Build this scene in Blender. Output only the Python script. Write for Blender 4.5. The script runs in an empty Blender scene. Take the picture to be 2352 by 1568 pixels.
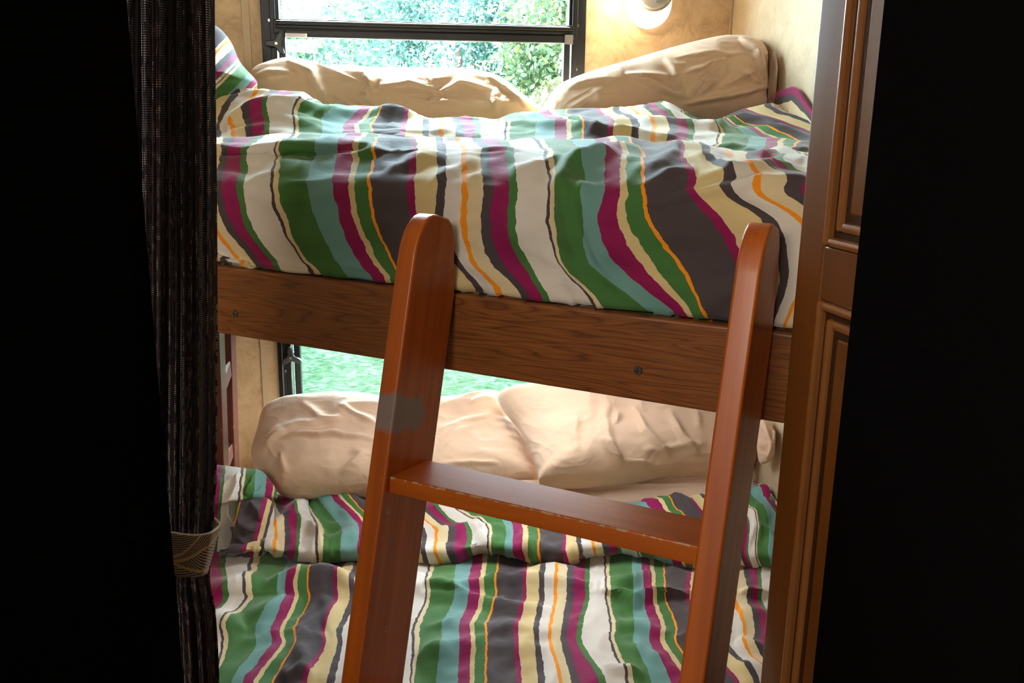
import bpy, bmesh, math, random
import numpy as np
from mathutils import Vector, Matrix
random.seed(4); RNG = np.random.default_rng(7)
sc = bpy.context.scene
COL = sc.collection

# ------------------------------------------------------------------ camera
f = 2122.0; PITCH = math.atan(534 / f); ROLL = math.asin(117 * (534 / f) / f)
CAM = np.array([0.0, 0.0, 1.5])
FW = np.array([0, math.cos(PITCH), -math.sin(PITCH)])
R0 = np.array([1.0, 0, 0]); U0 = np.array([0, math.sin(PITCH), math.cos(PITCH)])
RT = R0 * math.cos(ROLL) + U0 * math.sin(ROLL)
UP = U0 * math.cos(ROLL) - R0 * math.sin(ROLL)
cd = bpy.data.cameras.new('camera'); cam = bpy.data.objects.new('camera', cd); COL.objects.link(cam)
cd.sensor_width = 36; cd.lens = f / 2352 * 36; cd.clip_start = 0.02; cd.clip_end = 300
cam.matrix_world = Matrix(((RT[0], UP[0], -FW[0], CAM[0]), (RT[1], UP[1], -FW[1], CAM[1]),
                           (RT[2], UP[2], -FW[2], CAM[2]), (0, 0, 0, 1)))
sc.camera = cam

# ------------------------------------------------------------------ light
sc.view_settings.view_transform = 'Standard'; sc.view_settings.look = 'None'
sc.view_settings.exposure = 0.0; sc.view_settings.gamma = 1.0; sc.view_settings.use_curve_mapping = False
sc.cycles.use_denoising = True
sc.cycles.max_bounces = 10; sc.cycles.diffuse_bounces = 5; sc.cycles.transparent_max_bounces = 12
sc.cycles.sample_clamp_indirect = 12.0
w = bpy.data.worlds.new('sky'); sc.world = w; w.use_nodes = True
w.node_tree.nodes['Background'].inputs[0].default_value = (0.74, 0.87, 1.0, 1)
w.node_tree.nodes['Background'].inputs[1].default_value = 48.0

def lamp(name, kind, loc, direction, energy, color, size=0.2, size_y=None):
    l = bpy.data.lights.new(name, kind); o = bpy.data.objects.new(name, l); COL.objects.link(o)
    o.location = loc; l.energy = energy; l.color = color
    if direction is not None:
        o.rotation_euler = Vector(direction).to_track_quat('-Z', 'Y').to_euler()
    if kind == 'AREA':
        l.size = size
        if size_y: l.shape = 'RECTANGLE'; l.size_y = size_y
    elif kind == 'POINT': l.shadow_soft_size = size
    elif kind == 'SUN': l.angle = size
    return o
lamp('sun', 'SUN', (-4, 8, 9), (0.42, -0.38, -0.87), 45.0, (1.0, 0.97, 0.92), 0.01)
# hallway ceiling light, plus an added bunk fill and an added key behind the camera
lamp('lower_bunk_fill', 'AREA', (0.02, 1.86, 1.135), (-0.05, -0.12, -1), 4.6, (0.88, 0.94, 1.0), 0.34)  # added fill that brightens the lower bunk from above
lamp('hallway_ceiling_lamp', 'AREA', (-0.10, 0.30, 2.27), (0.05, 0.25, -1), 1.5, (1.0, 0.88, 0.72), 0.3)
lamp('front_key_light', 'AREA', (-0.85, -0.78, 2.08), (0.37, 1, -0.45), 26.0, (1.0, 0.92, 0.82), 0.9, 0.6)  # added key for the ladder and front board, source unseen

# ------------------------------------------------------------------ helpers
def ray(x, y):
    x = np.asarray(x, float)[..., None]; y = np.asarray(y, float)[..., None]
    return FW + RT * (x - 1176) / f - UP * (y - 784) / f
def on_plane(x, y, n, c):            # pixel ray with the plane n.P = c (camera-centred)
    d = ray(x, y); return CAM + d * (c / (d @ np.asarray(n, float)))[..., None]
YAW = 0.4743                          # the bed rail runs at this angle to the picture
RAIL = np.array([math.cos(YAW), -math.sin(YAW), 0]); INN = np.array([math.sin(YAW), math.cos(YAW), 0]); Z = np.array([0, 0, 1.0])
C0 = 1.065                            # the rail's front plane
WALLN = np.array([-0.105, 1.0, 0]); WALLC = 2.45
def at_rail(x, y, e=0.0): return on_plane(x, y, INN, C0 + e)
def at_wall(x, y, e=0.0): return on_plane(x, y, WALLN, WALLC + e)
def at_Y(x, y, Y): return on_plane(x, y, (0, 1, 0), Y)
def at_z(x, y, z): return on_plane(x, y, (0, 0, 1), z - CAM[2])

def tag(o, label=None, cat=None, group=None, kind=None):
    if label: o['label'] = label
    if cat: o['category'] = cat
    if group: o['group'] = group
    if kind: o['kind'] = kind
    return o
def empty(name, loc, label=None, cat=None, group=None, kind=None):
    o = bpy.data.objects.new(name, None); COL.objects.link(o); o.location = [float(v) for v in loc]
    o.empty_display_size = 0.05
    return tag(o, label, cat, group, kind)
def base_loc(p):
    v = np.zeros(3)
    while p is not None:
        v = v + np.array(p.location); p = p.parent
    return v
def link(name, me, mat, parent=None, smooth=True):
    o = bpy.data.objects.new(name, me); COL.objects.link(o)
    if mat is not None: me.materials.append(mat)
    if parent is not None:
        o.parent = parent; b = base_loc(parent)
        me.transform(Matrix.Translation((-b[0], -b[1], -b[2])))
    if smooth: me.polygons.foreach_set('use_smooth', [True] * len(me.polygons))
    me.update()
    return o
def from_bm(name, bm, mat, parent=None, M=None, smooth=False, auto=None):
    """bm is in local axes; the local coordinate is kept as 'loc' so grain can follow the piece"""
    bmesh.ops.recalc_face_normals(bm, faces=bm.faces[:])
    me = bpy.data.meshes.new(name); bm.to_mesh(me); bm.free()
    co = np.empty(len(me.vertices) * 3); me.vertices.foreach_get('co', co)
    a = me.attributes.new('loc', 'FLOAT_VECTOR', 'POINT'); a.data.foreach_set('vector', co)
    if M is not None: me.transform(M)
    o = link(name, me, mat, parent, smooth)
    if auto is not None:
        me.polygons.foreach_set('use_smooth', [True] * len(me.polygons))
        me.set_sharp_from_angle(angle=auto)
        wn = o.modifiers.new('even_shading', 'WEIGHTED_NORMAL'); wn.keep_sharp = True
    return o
def frame_matrix(o, ex, ey, ez):
    return Matrix(((ex[0], ey[0], ez[0], o[0]), (ex[1], ey[1], ez[1], o[1]), (ex[2], ey[2], ez[2], o[2]), (0, 0, 0, 1)))
def box_bm(x0, x1, y0, y1, z0, z1, bev=0.0, seg=2, bm=None):
    b = bm or bmesh.new()
    g = bmesh.ops.create_cube(b, size=1)['verts']
    for v in g:
        v.co = Vector((x0 + (v.co.x + .5) * (x1 - x0), y0 + (v.co.y + .5) * (y1 - y0), z0 + (v.co.z + .5) * (z1 - z0)))
    if bev:
        es = list({e for v in g for e in v.link_edges})
        bmesh.ops.bevel(b, geom=es, offset=bev, segments=seg, affect='EDGES', profile=.5)
    return b
def prism_bm(poly, t0, t1, bev=0.0, seg=2):
    """poly in the local XZ plane, extruded along local Y from t0 to t1"""
    b = bmesh.new()
    A = [b.verts.new((x, t0, z)) for x, z in poly]; B = [b.verts.new((x, t1, z)) for x, z in poly]
    n = len(poly)
    b.faces.new(A); b.faces.new(B[::-1])
    for i in range(n): b.faces.new((A[i], B[i], B[(i + 1) % n], A[(i + 1) % n]))
    bmesh.ops.recalc_face_normals(b, faces=b.faces[:])
    if bev:
        es = [e for e in b.edges if abs(e.verts[0].co.y - e.verts[1].co.y) < 1e-9]
        bmesh.ops.bevel(b, geom=es, offset=bev, segments=seg, affect='EDGES', profile=.5)
    return b
def disc_bm(r, h, n=20, bm=None, c=(0, 0, 0), axis='Y'):
    b = bm or bmesh.new()
    g = bmesh.ops.create_cone(b, cap_ends=True, segments=n, radius1=r, radius2=r * .82, depth=h)['verts']
    if axis == 'Y': bmesh.ops.rotate(b, verts=g, matrix=Matrix.Rotation(math.pi / 2, 3, 'X'))
    bmesh.ops.translate(b, verts=g, vec=c)
    return b
# value noise
_P = RNG.random((64, 64, 64)) * 2 - 1
def vnoise(p):
    p = np.asarray(p, float); i = np.floor(p).astype(int); t = p - i; t = t * t * (3 - 2 * t)
    r = 0
    for a in (0, 1):
        for b in (0, 1):
            for c in (0, 1):
                wgt = (t[..., 0] if a else 1 - t[..., 0]) * (t[..., 1] if b else 1 - t[..., 1]) * (t[..., 2] if c else 1 - t[..., 2])
                r = r + wgt * _P[(i[..., 0] + a) % 64, (i[..., 1] + b) % 64, (i[..., 2] + c) % 64]
    return r
def fbm(p, o=3):
    r = 0; a = 1.0
    for k in range(o): r = r + a * vnoise(np.asarray(p) * 2 ** k + 7.3 * k); a *= .5
    return r
def ridged(p): return 1 - 2.2 * np.abs(vnoise(p))
def pchip(xs, ys, xq):
    """monotone cubic with linear ends"""
    xs = np.asarray(xs, float); ys = np.asarray(ys, float); xq = np.asarray(xq, float)
    if len(xs) == 2: return ys[0] + (ys[1] - ys[0]) * (xq - xs[0]) / (xs[1] - xs[0])
    h = np.diff(xs); d = np.diff(ys) / h; m = np.empty_like(xs); m[0] = d[0]; m[-1] = d[-1]
    for k in range(1, len(xs) - 1):
        m[k] = 0 if d[k - 1] * d[k] <= 0 else 3 * (h[k - 1] + h[k]) / ((2 * h[k] + h[k - 1]) / d[k - 1] + (h[k] + 2 * h[k - 1]) / d[k])
    k = np.clip(np.searchsorted(xs, xq) - 1, 0, len(xs) - 2); t = (xq - xs[k]) / h[k]
    r = (2*t**3-3*t**2+1)*ys[k] + (t**3-2*t**2+t)*h[k]*m[k] + (-2*t**3+3*t**2)*ys[k+1] + (t**3-t**2)*h[k]*m[k+1]
    r = np.where(xq < xs[0], ys[0] + m[0] * (xq - xs[0]), r)
    return np.where(xq > xs[-1], ys[-1] + m[-1] * (xq - xs[-1]), r)
def seg_dist(X, Y, line):
    """distance to a polyline, on which side (positive = below/right), and how far along it (0..1)"""
    best = np.full(X.shape, 1e9); side = np.zeros(X.shape); along = np.zeros(X.shape)
    ls = [math.hypot(b[0] - a[0], b[1] - a[1]) for a, b in zip(line[:-1], line[1:])]; tot = sum(ls); acc = 0
    for (x0, y0), (x1, y1), l_ in zip(line[:-1], line[1:], ls):
        dx, dy = x1 - x0, y1 - y0; L = dx * dx + dy * dy
        t = np.clip(((X - x0) * dx + (Y - y0) * dy) / L, 0, 1)
        d = np.hypot(X - x0 - t * dx, Y - y0 - t * dy); s = np.sign(dx * (Y - y0) - dy * (X - x0))
        m = d < best; best = np.where(m, d, best); side = np.where(m, s, side); along = np.where(m, (acc + t * l_) / tot, along); acc += l_
    return best, side, along
def crease(X, Y, lines, hs=1.0, ws=1.0):
    """sum of cloth folds that rise and die away along their length: (polyline, height, width, sharpness of the lower/right flank)"""
    r = np.zeros(X.shape); wob = vnoise(np.stack([X / 38., Y / 38., X * 0 + 2.2], -1)) * 7
    for line, h, wd, sharp in lines:
        h = h * hs; wd = wd * ws
        d, s, t = seg_dist(X + wob, Y + wob * .6, line)
        k = np.clip(4.2 * t * (1 - t), 0, 1) ** .8
        w_ = wd * (.75 + .5 * k)
        r = r + h * k * np.exp(-(d / np.where(s > 0, w_ / sharp, w_ * 1.25)) ** 2)
    return r
def keep_in(P):
    """cloth pressed against the right wall stops there"""
    d = (P - cpt) @ WX
    return P - WX * np.maximum(0, d + .015)[..., None]
def px_of(P):
    d = P - CAM; z = d @ FW
    return 1176 + f * (d @ RT) / z, 784 - f * (d @ UP) / z

# ------------------------------------------------------------------ materials
def mat(name, base=(.5, .5, .5), rough=.6, **kw):
    m = bpy.data.materials.new(name); m.use_nodes = True
    b = m.node_tree.nodes['Principled BSDF']
    b.inputs['Base Color'].default_value = (*base, 1); b.inputs['Roughness'].default_value = rough
    for k, v in kw.items(): b.inputs[k.replace('_', ' ')].default_value = v
    return m, m.node_tree, b
def nd(nt, t, **kw):
    n = nt.nodes.new(t)
    for k, v in kw.items():
        if k.startswith('i_'): n.inputs[int(k[2:]) if k[2:].isdigit() else k[2:].replace('_', ' ')].default_value = v
        else: setattr(n, k, v)
    return n
def ramp(nt, stops, interp='LINEAR'):
    n = nt.nodes.new('ShaderNodeValToRGB'); cr = n.color_ramp; cr.interpolation = interp
    while len(cr.elements) > 1: cr.elements.remove(cr.elements[-1])
    for i, (p, c) in enumerate(stops):
        e = cr.elements[0] if i == 0 else cr.elements.new(p)
        e.position = p; e.color = (*c, 1)
    return n
def mth(nt, op, a=None, b=None, va=None, vb=None):
    n = nt.nodes.new('ShaderNodeMath'); n.operation = op
    if a is not None: nt.links.new(a, n.inputs[0])
    if va is not None: n.inputs[0].default_value = va
    if b is not None: nt.links.new(b, n.inputs[1])
    if vb is not None: n.inputs[1].default_value = vb
    return n.outputs[0]
def bump(nt, h, b, strength=.3, dist=.002):
    n = nd(nt, 'ShaderNodeBump', i_Strength=strength, i_Distance=dist); nt.links.new(h, n.inputs['Height'])
    nt.links.new(n.outputs[0], b.inputs['Normal']); return n
def loc_attr(nt, scale=(1, 1, 1)):
    a = nd(nt, 'ShaderNodeAttribute', attribute_name='loc')
    m = nd(nt, 'ShaderNodeMapping'); m.inputs['Scale'].default_value = scale
    nt.links.new(a.outputs['Vector'], m.inputs[0]); return m.outputs[0], a.outputs['Vector']

# striped duvet cotton
PER = 627.0
WHT = (.65, .60, .52); TAN = (.62, .48, .225); CRM = (.65, .525, .31); DRK = (.064, .049, .051); MAG = (.25, .006, .075)
GRN = (.055, .16, .038); TEA = (.14, .30, .27); ORG = (.82, .27, .008)
STR = [(0, DRK), (20, MAG), (58, GRN), (74, WHT), (140, DRK), (149, CRM), (160, GRN), (227, TEA), (279, MAG), (312, TAN), (328, GRN),
       (359, ORG), (365, DRK), (455, MAG), (471, TAN), (526, DRK), (547, WHT), (585, ORG), (597, CRM)]
def cotton_stripes():
    m, nt, b = mat('striped_cotton', WHT, .82, Sheen_Weight=.25, Sheen_Roughness=.4, Specular_IOR_Level=.25)
    uv = nd(nt, 'ShaderNodeUVMap'); sp = nd(nt, 'ShaderNodeSeparateXYZ'); nt.links.new(uv.outputs[0], sp.inputs[0])
    def jitter(su, sv, amp, det):
        mp = nd(nt, 'ShaderNodeMapping'); mp.inputs['Scale'].default_value = (su, sv, 1); nt.links.new(uv.outputs[0], mp.inputs[0])
        n = nd(nt, 'ShaderNodeTexNoise', i_Scale=1.0, i_Detail=det); nt.links.new(mp.outputs[0], n.inputs['Vector'])
        return mth(nt, 'MULTIPLY', mth(nt, 'SUBTRACT', n.outputs[0], vb=.5), vb=amp)
    u = mth(nt, 'ADD', sp.outputs[0], mth(nt, 'ADD', jitter(18, 55, .021, 3.5), jitter(9, 8, .016, 1.0)))
    fr = mth(nt, 'FRACT', mth(nt, 'ADD', u, vb=8.0))
    r = ramp(nt, [(p / PER, c) for p, c in STR], 'CONSTANT'); nt.links.new(fr, r.inputs[0])
    nt.links.new(r.outputs[0], b.inputs['Base Color'])
    mp = nd(nt, 'ShaderNodeMapping'); mp.inputs['Scale'].default_value = (26, 60, 1); nt.links.new(uv.outputs[0], mp.inputs[0])
    n = nd(nt, 'ShaderNodeTexNoise', i_Scale=1.0, i_Detail=4.0); nt.links.new(mp.outputs[0], n.inputs['Vector'])
    bump(nt, n.outputs[0], b, .35, .0025)
    return m
M_DUVET = cotton_stripes()

def cotton_plain(name, c, rough=.85):
    m, nt, b = mat(name, c, rough, Sheen_Weight=.2, Specular_IOR_Level=.2)
    tc = nd(nt, 'ShaderNodeTexCoord')
    n = nd(nt, 'ShaderNodeTexNoise', i_Scale=38.0, i_Detail=5.0, i_Distortion=.8); nt.links.new(tc.outputs['Object'], n.inputs['Vector'])
    b1 = bump(nt, n.outputs[0], b, .3, .004)
    mp = nd(nt, 'ShaderNodeMapping'); mp.inputs['Scale'].default_value = (10, 10, 16); mp.inputs['Rotation'].default_value = (.3, .7, .4); nt.links.new(tc.outputs['Object'], mp.inputs[0])
    n2 = nd(nt, 'ShaderNodeTexNoise', i_Scale=.8, i_Detail=1.4, i_Roughness=.5, i_Distortion=1.0); nt.links.new(mp.outputs[0], n2.inputs['Vector'])
    rg = mth(nt, 'SUBTRACT', mth(nt, 'MULTIPLY', mth(nt, 'ABSOLUTE', mth(nt, 'SUBTRACT', n2.outputs[0], vb=.5)), vb=-6.0), vb=-1.0)
    rg = mth(nt, 'MAXIMUM', rg, vb=.0)
    b2 = nd(nt, 'ShaderNodeBump', i_Strength=.30, i_Distance=.006); nt.links.new(rg, b2.inputs['Height']); nt.links.new(b1.outputs[0], b2.inputs['Normal'])
    nt.links.new(b2.outputs[0], b.inputs['Normal'])
    return m
M_CASE = cotton_plain('tan_pillowcase', (.62, .425, .285))
M_SHEET = cotton_plain('tan_sheet', (.54, .37, .26))
M_MATT = cotton_plain('cream_mattress_ticking', (.66, .56, .30))

def lacquer(name, dark, light, scale, rough=.42, coat=.10, grain=.9, axis=(1, 1, 1), wear=None):
    m, nt, b = mat(name, light, rough, Coat_Weight=coat, Coat_Roughness=.12)
    v, raw = loc_attr(nt, axis)
    n = nd(nt, 'ShaderNodeTexNoise', i_Scale=scale, i_Detail=6.0, i_Roughness=.6, i_Distortion=.4); nt.links.new(v, n.inputs['Vector'])
    r = ramp(nt, [(.5 - .3 * grain - .05, dark), (.5 + .3 * grain, light)]); nt.links.new(n.outputs[0], r.inputs[0])
    out = r.outputs[0]
    if wear: out = wear(nt, raw, out)
    nt.links.new(out, b.inputs['Base Color'])
    return m
def box_mask(nt, raw, lo, hi, soft=.002, warp=.0, wscale=60):
    """1 inside a box of the piece's own coordinates, with a ragged edge"""
    sp = nd(nt, 'ShaderNodeSeparateXYZ')
    if warp:
        n = nd(nt, 'ShaderNodeTexNoise', i_Scale=wscale, i_Detail=4.0); nt.links.new(raw, n.inputs['Vector'])
        vs = nd(nt, 'ShaderNodeVectorMath', operation='SUBTRACT'); nt.links.new(n.outputs['Color'], vs.inputs[0]); vs.inputs[1].default_value = (.5, .5, .5)
        vm = nd(nt, 'ShaderNodeVectorMath', operation='SCALE'); nt.links.new(vs.outputs[0], vm.inputs[0]); vm.inputs['Scale'].default_value = warp
        va = nd(nt, 'ShaderNodeVectorMath', operation='ADD'); nt.links.new(raw, va.inputs[0]); nt.links.new(vm.outputs[0], va.inputs[1])
        nt.links.new(va.outputs[0], sp.inputs[0])
    else: nt.links.new(raw, sp.inputs[0])
    out = None
    for k in range(3):
        if lo[k] is None: continue
        for s, val in ((1, lo[k]), (-1, hi[k])):
            mr = nd(nt, 'ShaderNodeMapRange'); nt.links.new(sp.outputs[k], mr.inputs[0])
            mr.inputs[1].default_value = val - s * soft; mr.inputs[2].default_value = val + s * soft
            out = mr.outputs[0] if out is None else mth(nt, 'MULTIPLY', out, mr.outputs[0])
    return out
def mixc(nt, fac, a, c):
    n = nd(nt, 'ShaderNodeMix', data_type='RGBA'); nt.links.new(fac, n.inputs['Factor'])
    nt.links.new(a, n.inputs['A']); n.inputs['B'].default_value = (*c, 1); return n.outputs['Result']

LAD_D = (.27, .050, .003); LAD_L = (.50, .112, .004)
def wear_rail(nt, raw, out):
    m = box_mask(nt, raw, (-.002, .0, None), (.11, .03, None), .002, .01)
    n = nd(nt, 'ShaderNodeTexNoise', i_Scale=90.0, i_Detail=3.0); nt.links.new(raw, n.inputs['Vector'])
    k = mth(nt, 'GREATER_THAN', n.outputs[0], vb=.74)
    return mixc(nt, k, out, (.42, .22, .10))
def rail_patch(nt, raw, out):        # the dull grey patch
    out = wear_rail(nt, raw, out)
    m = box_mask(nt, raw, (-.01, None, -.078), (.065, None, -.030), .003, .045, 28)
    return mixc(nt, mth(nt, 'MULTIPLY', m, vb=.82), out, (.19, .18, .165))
def wear_rung(nt, raw, out):         # finish chipped along the front edge, scratches on the tread
    e = box_mask(nt, raw, (None, -.003, -.0022), (None, .0022, .003), .0008, .005, 70)
    n = nd(nt, 'ShaderNodeTexNoise', i_Scale=55.0, i_Detail=5.0); nt.links.new(raw, n.inputs['Vector'])
    k = mth(nt, 'MULTIPLY', e, mth(nt, 'GREATER_THAN', n.outputs[0], vb=.52))
    out = mixc(nt, k, out, (.45, .27, .13))
    mp = nd(nt, 'ShaderNodeMapping'); mp.inputs['Scale'].default_value = (22, 130, 1); mp.inputs['Rotation'].default_value = (0, 0, .25); nt.links.new(raw, mp.inputs[0])
    n2 = nd(nt, 'ShaderNodeTexNoise', i_Scale=1.0, i_Detail=3.0); nt.links.new(mp.outputs[0], n2.inputs['Vector'])
    return mixc(nt, mth(nt, 'MULTIPLY', mth(nt, 'GREATER_THAN', n2.outputs[0], vb=.70), vb=.7), out, (.035, .012, .006))
M_LADDER = lacquer('cherry_lacquer', LAD_D, LAD_L, 60, axis=(1, 1, .06), wear=wear_rail)
M_LADDER_P = lacquer('cherry_lacquer_patched', LAD_D, LAD_L, 60, axis=(1, 1, .06), wear=rail_patch)
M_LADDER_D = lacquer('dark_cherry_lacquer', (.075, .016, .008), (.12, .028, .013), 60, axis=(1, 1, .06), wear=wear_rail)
M_RUNG = lacquer('cherry_lacquer_rung', LAD_D, LAD_L, 60, axis=(.06, 1, 1), wear=wear_rung)
M_DOOR = lacquer('door_wood', (.105, .034, .006), (.16, .052, .008), 30, axis=(1, 1, .08), rough=.35, coat=.35, grain=.8)
M_GLAZE = lacquer('door_glaze', (.012, .006, .004), (.05, .018, .006), 40, axis=(1, 1, .1), rough=.35)
M_BEAD = lacquer('door_bead', (.16, .055, .012), (.27, .105, .03), 40, axis=(1, 1, .1), rough=.3)

def walnut():
    m, nt, b = mat('walnut_laminate', (.1, .04, .02), .42, Coat_Weight=.15, Coat_Roughness=.3)
    v, raw = loc_attr(nt, (.8, 1.0, 12.0))
    n0 = nd(nt, 'ShaderNodeTexNoise', i_Scale=2.6, i_Detail=2.0, i_Distortion=.5); nt.links.new(v, n0.inputs['Vector'])
    ring = mth(nt, 'FRACT', mth(nt, 'MULTIPLY', n0.outputs[0], vb=14.0))
    r = ramp(nt, [(0, (.12, .036, .007)), (.14, (.21, .067, .013)), (.6, (.25, .085, .016)), (.85, (.21, .067, .013)), (1, (.12, .036, .007))]); nt.links.new(ring, r.inputs[0])
    v2, _ = loc_attr(nt, (6, 40, 160))
    n1 = nd(nt, 'ShaderNodeTexNoise', i_Scale=3.0, i_Detail=4.0); nt.links.new(v2, n1.inputs['Vector'])
    r1 = ramp(nt, [(.3, (.72, .72, .72)), (.7, (1.15, 1.12, 1.1))]); nt.links.new(n1.outputs[0], r1.inputs[0])
    mx = nd(nt, 'ShaderNodeMix', data_type='RGBA', blend_type='MULTIPLY'); mx.inputs['Factor'].default_value = 1
    nt.links.new(r.outputs[0], mx.inputs['A']); nt.links.new(r1.outputs[0], mx.inputs['B']); nt.links.new(mx.outputs['Result'], b.inputs['Base Color'])
    return m
M_WALNUT = walnut()

def wallpaper(name, a, c, d):
    m, nt, b = mat(name, a, .55)
    tc = nd(nt, 'ShaderNodeTexCoord')
    n = nd(nt, 'ShaderNodeTexNoise', i_Scale=13.0, i_Detail=9.0, i_Roughness=.80, i_Distortion=.6); nt.links.new(tc.outputs['Object'], n.inputs['Vector'])
    r = ramp(nt, [(.32, d), (.5, a), (.68, c)]); nt.links.new(n.outputs[0], r.inputs[0]); nt.links.new(r.outputs[0], b.inputs['Base Color'])
    return m
M_WALL = wallpaper('mottled_wallboard', (.56, .385, .22), (.68, .49, .30), (.37, .235, .12))
M_WALL2 = wallpaper('mottled_wallboard_side', (.48, .365, .225), (.57, .44, .285), (.39, .28, .16))
M_TRIM = mat('trim_strip', (.50, .36, .23), .5)[0]
M_STUB, _nt, _b = mat('blackened_stub_panel', (.0035, .003, .003), .9, Specular_IOR_Level=0.0)  # blackness is in the base colour, whatever light reaches it
M_CEIL = mat('ceiling_panel', (.62, .57, .50), .8)[0]
M_FLOOR = mat('vinyl_floor', (.16, .10, .06), .5)[0]
M_BLACK = mat('black_aluminium', (.008, .009, .010), .38, Metallic=.0, Specular_IOR_Level=.3)[0]
M_BLACKP = mat('black_plastic', (.020, .020, .021), .42)[0]
M_BRIGHT = mat('bare_aluminium', (.55, .60, .68), .25, Metallic=1.0)[0]
M_SCREW = mat('steel_screw', (.32, .30, .29), .32, Metallic=1.0)[0]
M_STICK = mat('clear_sticker', (.72, .72, .72), .5)[0]
M_STICKG = mat('sticker_print', (.35, .35, .36), .5)[0]

def glass():
    m = bpy.data.materials.new('window_glass'); m.use_nodes = True; nt = m.node_tree; nt.nodes.remove(nt.nodes['Principled BSDF'])
    t = nd(nt, 'ShaderNodeBsdfTransparent'); t.inputs[0].default_value = (.90, .97, .96, 1)
    g = nd(nt, 'ShaderNodeBsdfGlossy', i_Roughness=.02); x = nd(nt, 'ShaderNodeMixShader'); x.inputs[0].default_value = .03
    nt.links.new(t.outputs[0], x.inputs[1]); nt.links.new(g.outputs[0], x.inputs[2]); nt.links.new(x.outputs[0], nt.nodes['Material Output'].inputs[0])
    return m
M_GLASS = glass()

def weave():
    m, nt, b = mat('dark_woven_curtain', (.01, .008, .009), .9, Specular_IOR_Level=.1)
    uv = nd(nt, 'ShaderNodeUVMap'); sp = nd(nt, 'ShaderNodeSeparateXYZ'); nt.links.new(uv.outputs[0], sp.inputs[0])
    def cell(out, s, thr):
        a = mth(nt, 'FRACT', mth(nt, 'MULTIPLY', out, vb=s)); return mth(nt, 'LESS_THAN', a, vb=thr)
    dots = mth(nt, 'MULTIPLY', cell(sp.outputs[0], 420, .5), cell(sp.outputs[1], 400, .45))
    mp = nd(nt, 'ShaderNodeMapping'); mp.inputs['Scale'].default_value = (230, 60, 1); nt.links.new(uv.outputs[0], mp.inputs[0])
    n = nd(nt, 'ShaderNodeTexNoise', i_Scale=1.0, i_Detail=2.0); nt.links.new(mp.outputs[0], n.inputs['Vector'])
    mp2 = nd(nt, 'ShaderNodeMapping'); mp2.inputs['Scale'].default_value = (70, 1.5, 1); nt.links.new(uv.outputs[0], mp2.inputs[0])
    n2 = nd(nt, 'ShaderNodeTexNoise', i_Scale=1.0, i_Detail=1.0); nt.links.new(mp2.outputs[0], n2.inputs['Vector'])
    bright = mth(nt, 'MULTIPLY', dots, mth(nt, 'GREATER_THAN', mth(nt, 'ADD', n.outputs[0], n2.outputs[0]), vb=1.06))
    rr = ramp(nt, [(.40, (.022, .020, .023)), (.5, (.045, .028, .027)), (.6, (.026, .026, .035))]); nt.links.new(n2.outputs[0], rr.inputs[0])
    base = mixc(nt, mth(nt, 'MULTIPLY', dots, vb=.3), rr.outputs[0], (.11, .09, .088))
    nt.links.new(mixc(nt, bright, base, (.55, .48, .43)), b.inputs['Base Color'])
    bump(nt, dots, b, .5, .0008)
    return m
M_CURTAIN = weave()

# ------------------------------------------------------------------ the setting
def quadslab(name, pts, thick, m, kind='structure', parent=None):
    """a slab: polygon pts (world) pushed out by the vector thick"""
    b = bmesh.new(); A = [b.verts.new(p) for p in pts]; B = [b.verts.new(np.asarray(p) + thick) for p in pts]
    n = len(pts); b.faces.new(A); b.faces.new(B[::-1])
    for i in range(n): b.faces.new((A[i], B[i], B[(i + 1) % n], A[(i + 1) % n]))
    o = from_bm(name, b, m, parent)
    if kind and parent is None: o['kind'] = kind
    return o
WX = np.array([1, .105, 0]) / math.hypot(1, .105)         # along the window wall, to the right
WY = np.array([-.105, 1, 0]) / math.hypot(1, .105)        # out through it
WO = CAM * [1, 1, 0] + WY * (WALLC / math.hypot(1, .105)) # wall origin on the floor line
def wl(p):                                                # wall coordinates of a world point
    return float((p - WO) @ WX), float(p[2])
CORNER, _ = wl(at_wall(1681, 40))
MW = frame_matrix(WO, WX, WY, Z)                          # local x along, y out, z up
LEFTX = -1.12; CEIL = 2.30
# the two window openings in wall coordinates, from the photograph's corners
u0, zt = wl(at_wall(601, 50)); u1, _ = wl(at_wall(1344, 60))
zU_bot = wl(at_wall(950, 312))[1]; zU_top = 2.2
zL_top = wl(at_wall(690, 668))[1]; zL_bot = wl(at_wall(690, 1040))[1]
b = bmesh.new(); uL = -1.25; uR = CORNER
def wbox(a0, a1, z0, z1): box_bm(a0, a1, 0, .05, z0, z1, bm=b)
wbox(uL, u0 + .015, 0, CEIL); wbox(u1 - .015, uR, 0, CEIL)
wbox(u0 + .015, u1 - .015, zU_top - .015, CEIL); wbox(u0 + .015, u1 - .015, zL_top - .012, zU_bot + .015); wbox(u0 + .015, u1 - .015, 0, zL_bot + .015)
from_bm('wall_back', b, M_WALL, M=MW)['kind'] = 'structure'
cpt = WO + WX * CORNER
rd = np.array([WX[1], -WX[0], 0])                         # right wall runs back towards the camera
e2 = cpt + rd * 5.6
quadslab('wall_right', [cpt + WY * .05, e2, e2 + Z * CEIL, cpt + WY * .05 + Z * CEIL], WX * .05, M_WALL2)
quadslab('wall_left', [(LEFTX, 2.34, 0), (LEFTX, -3.1, 0), (LEFTX, -3.1, CEIL), (LEFTX, 2.34, CEIL)], np.array([-.05, 0, 0]), M_WALL)
quadslab('wall_front', [(LEFTX - .05, -3.1, 0), (1.4, -3.1, 0), (1.4, -3.1, CEIL), (LEFTX - .05, -3.1, CEIL)], np.array([0, -.05, 0]), M_WALL2)
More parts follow.
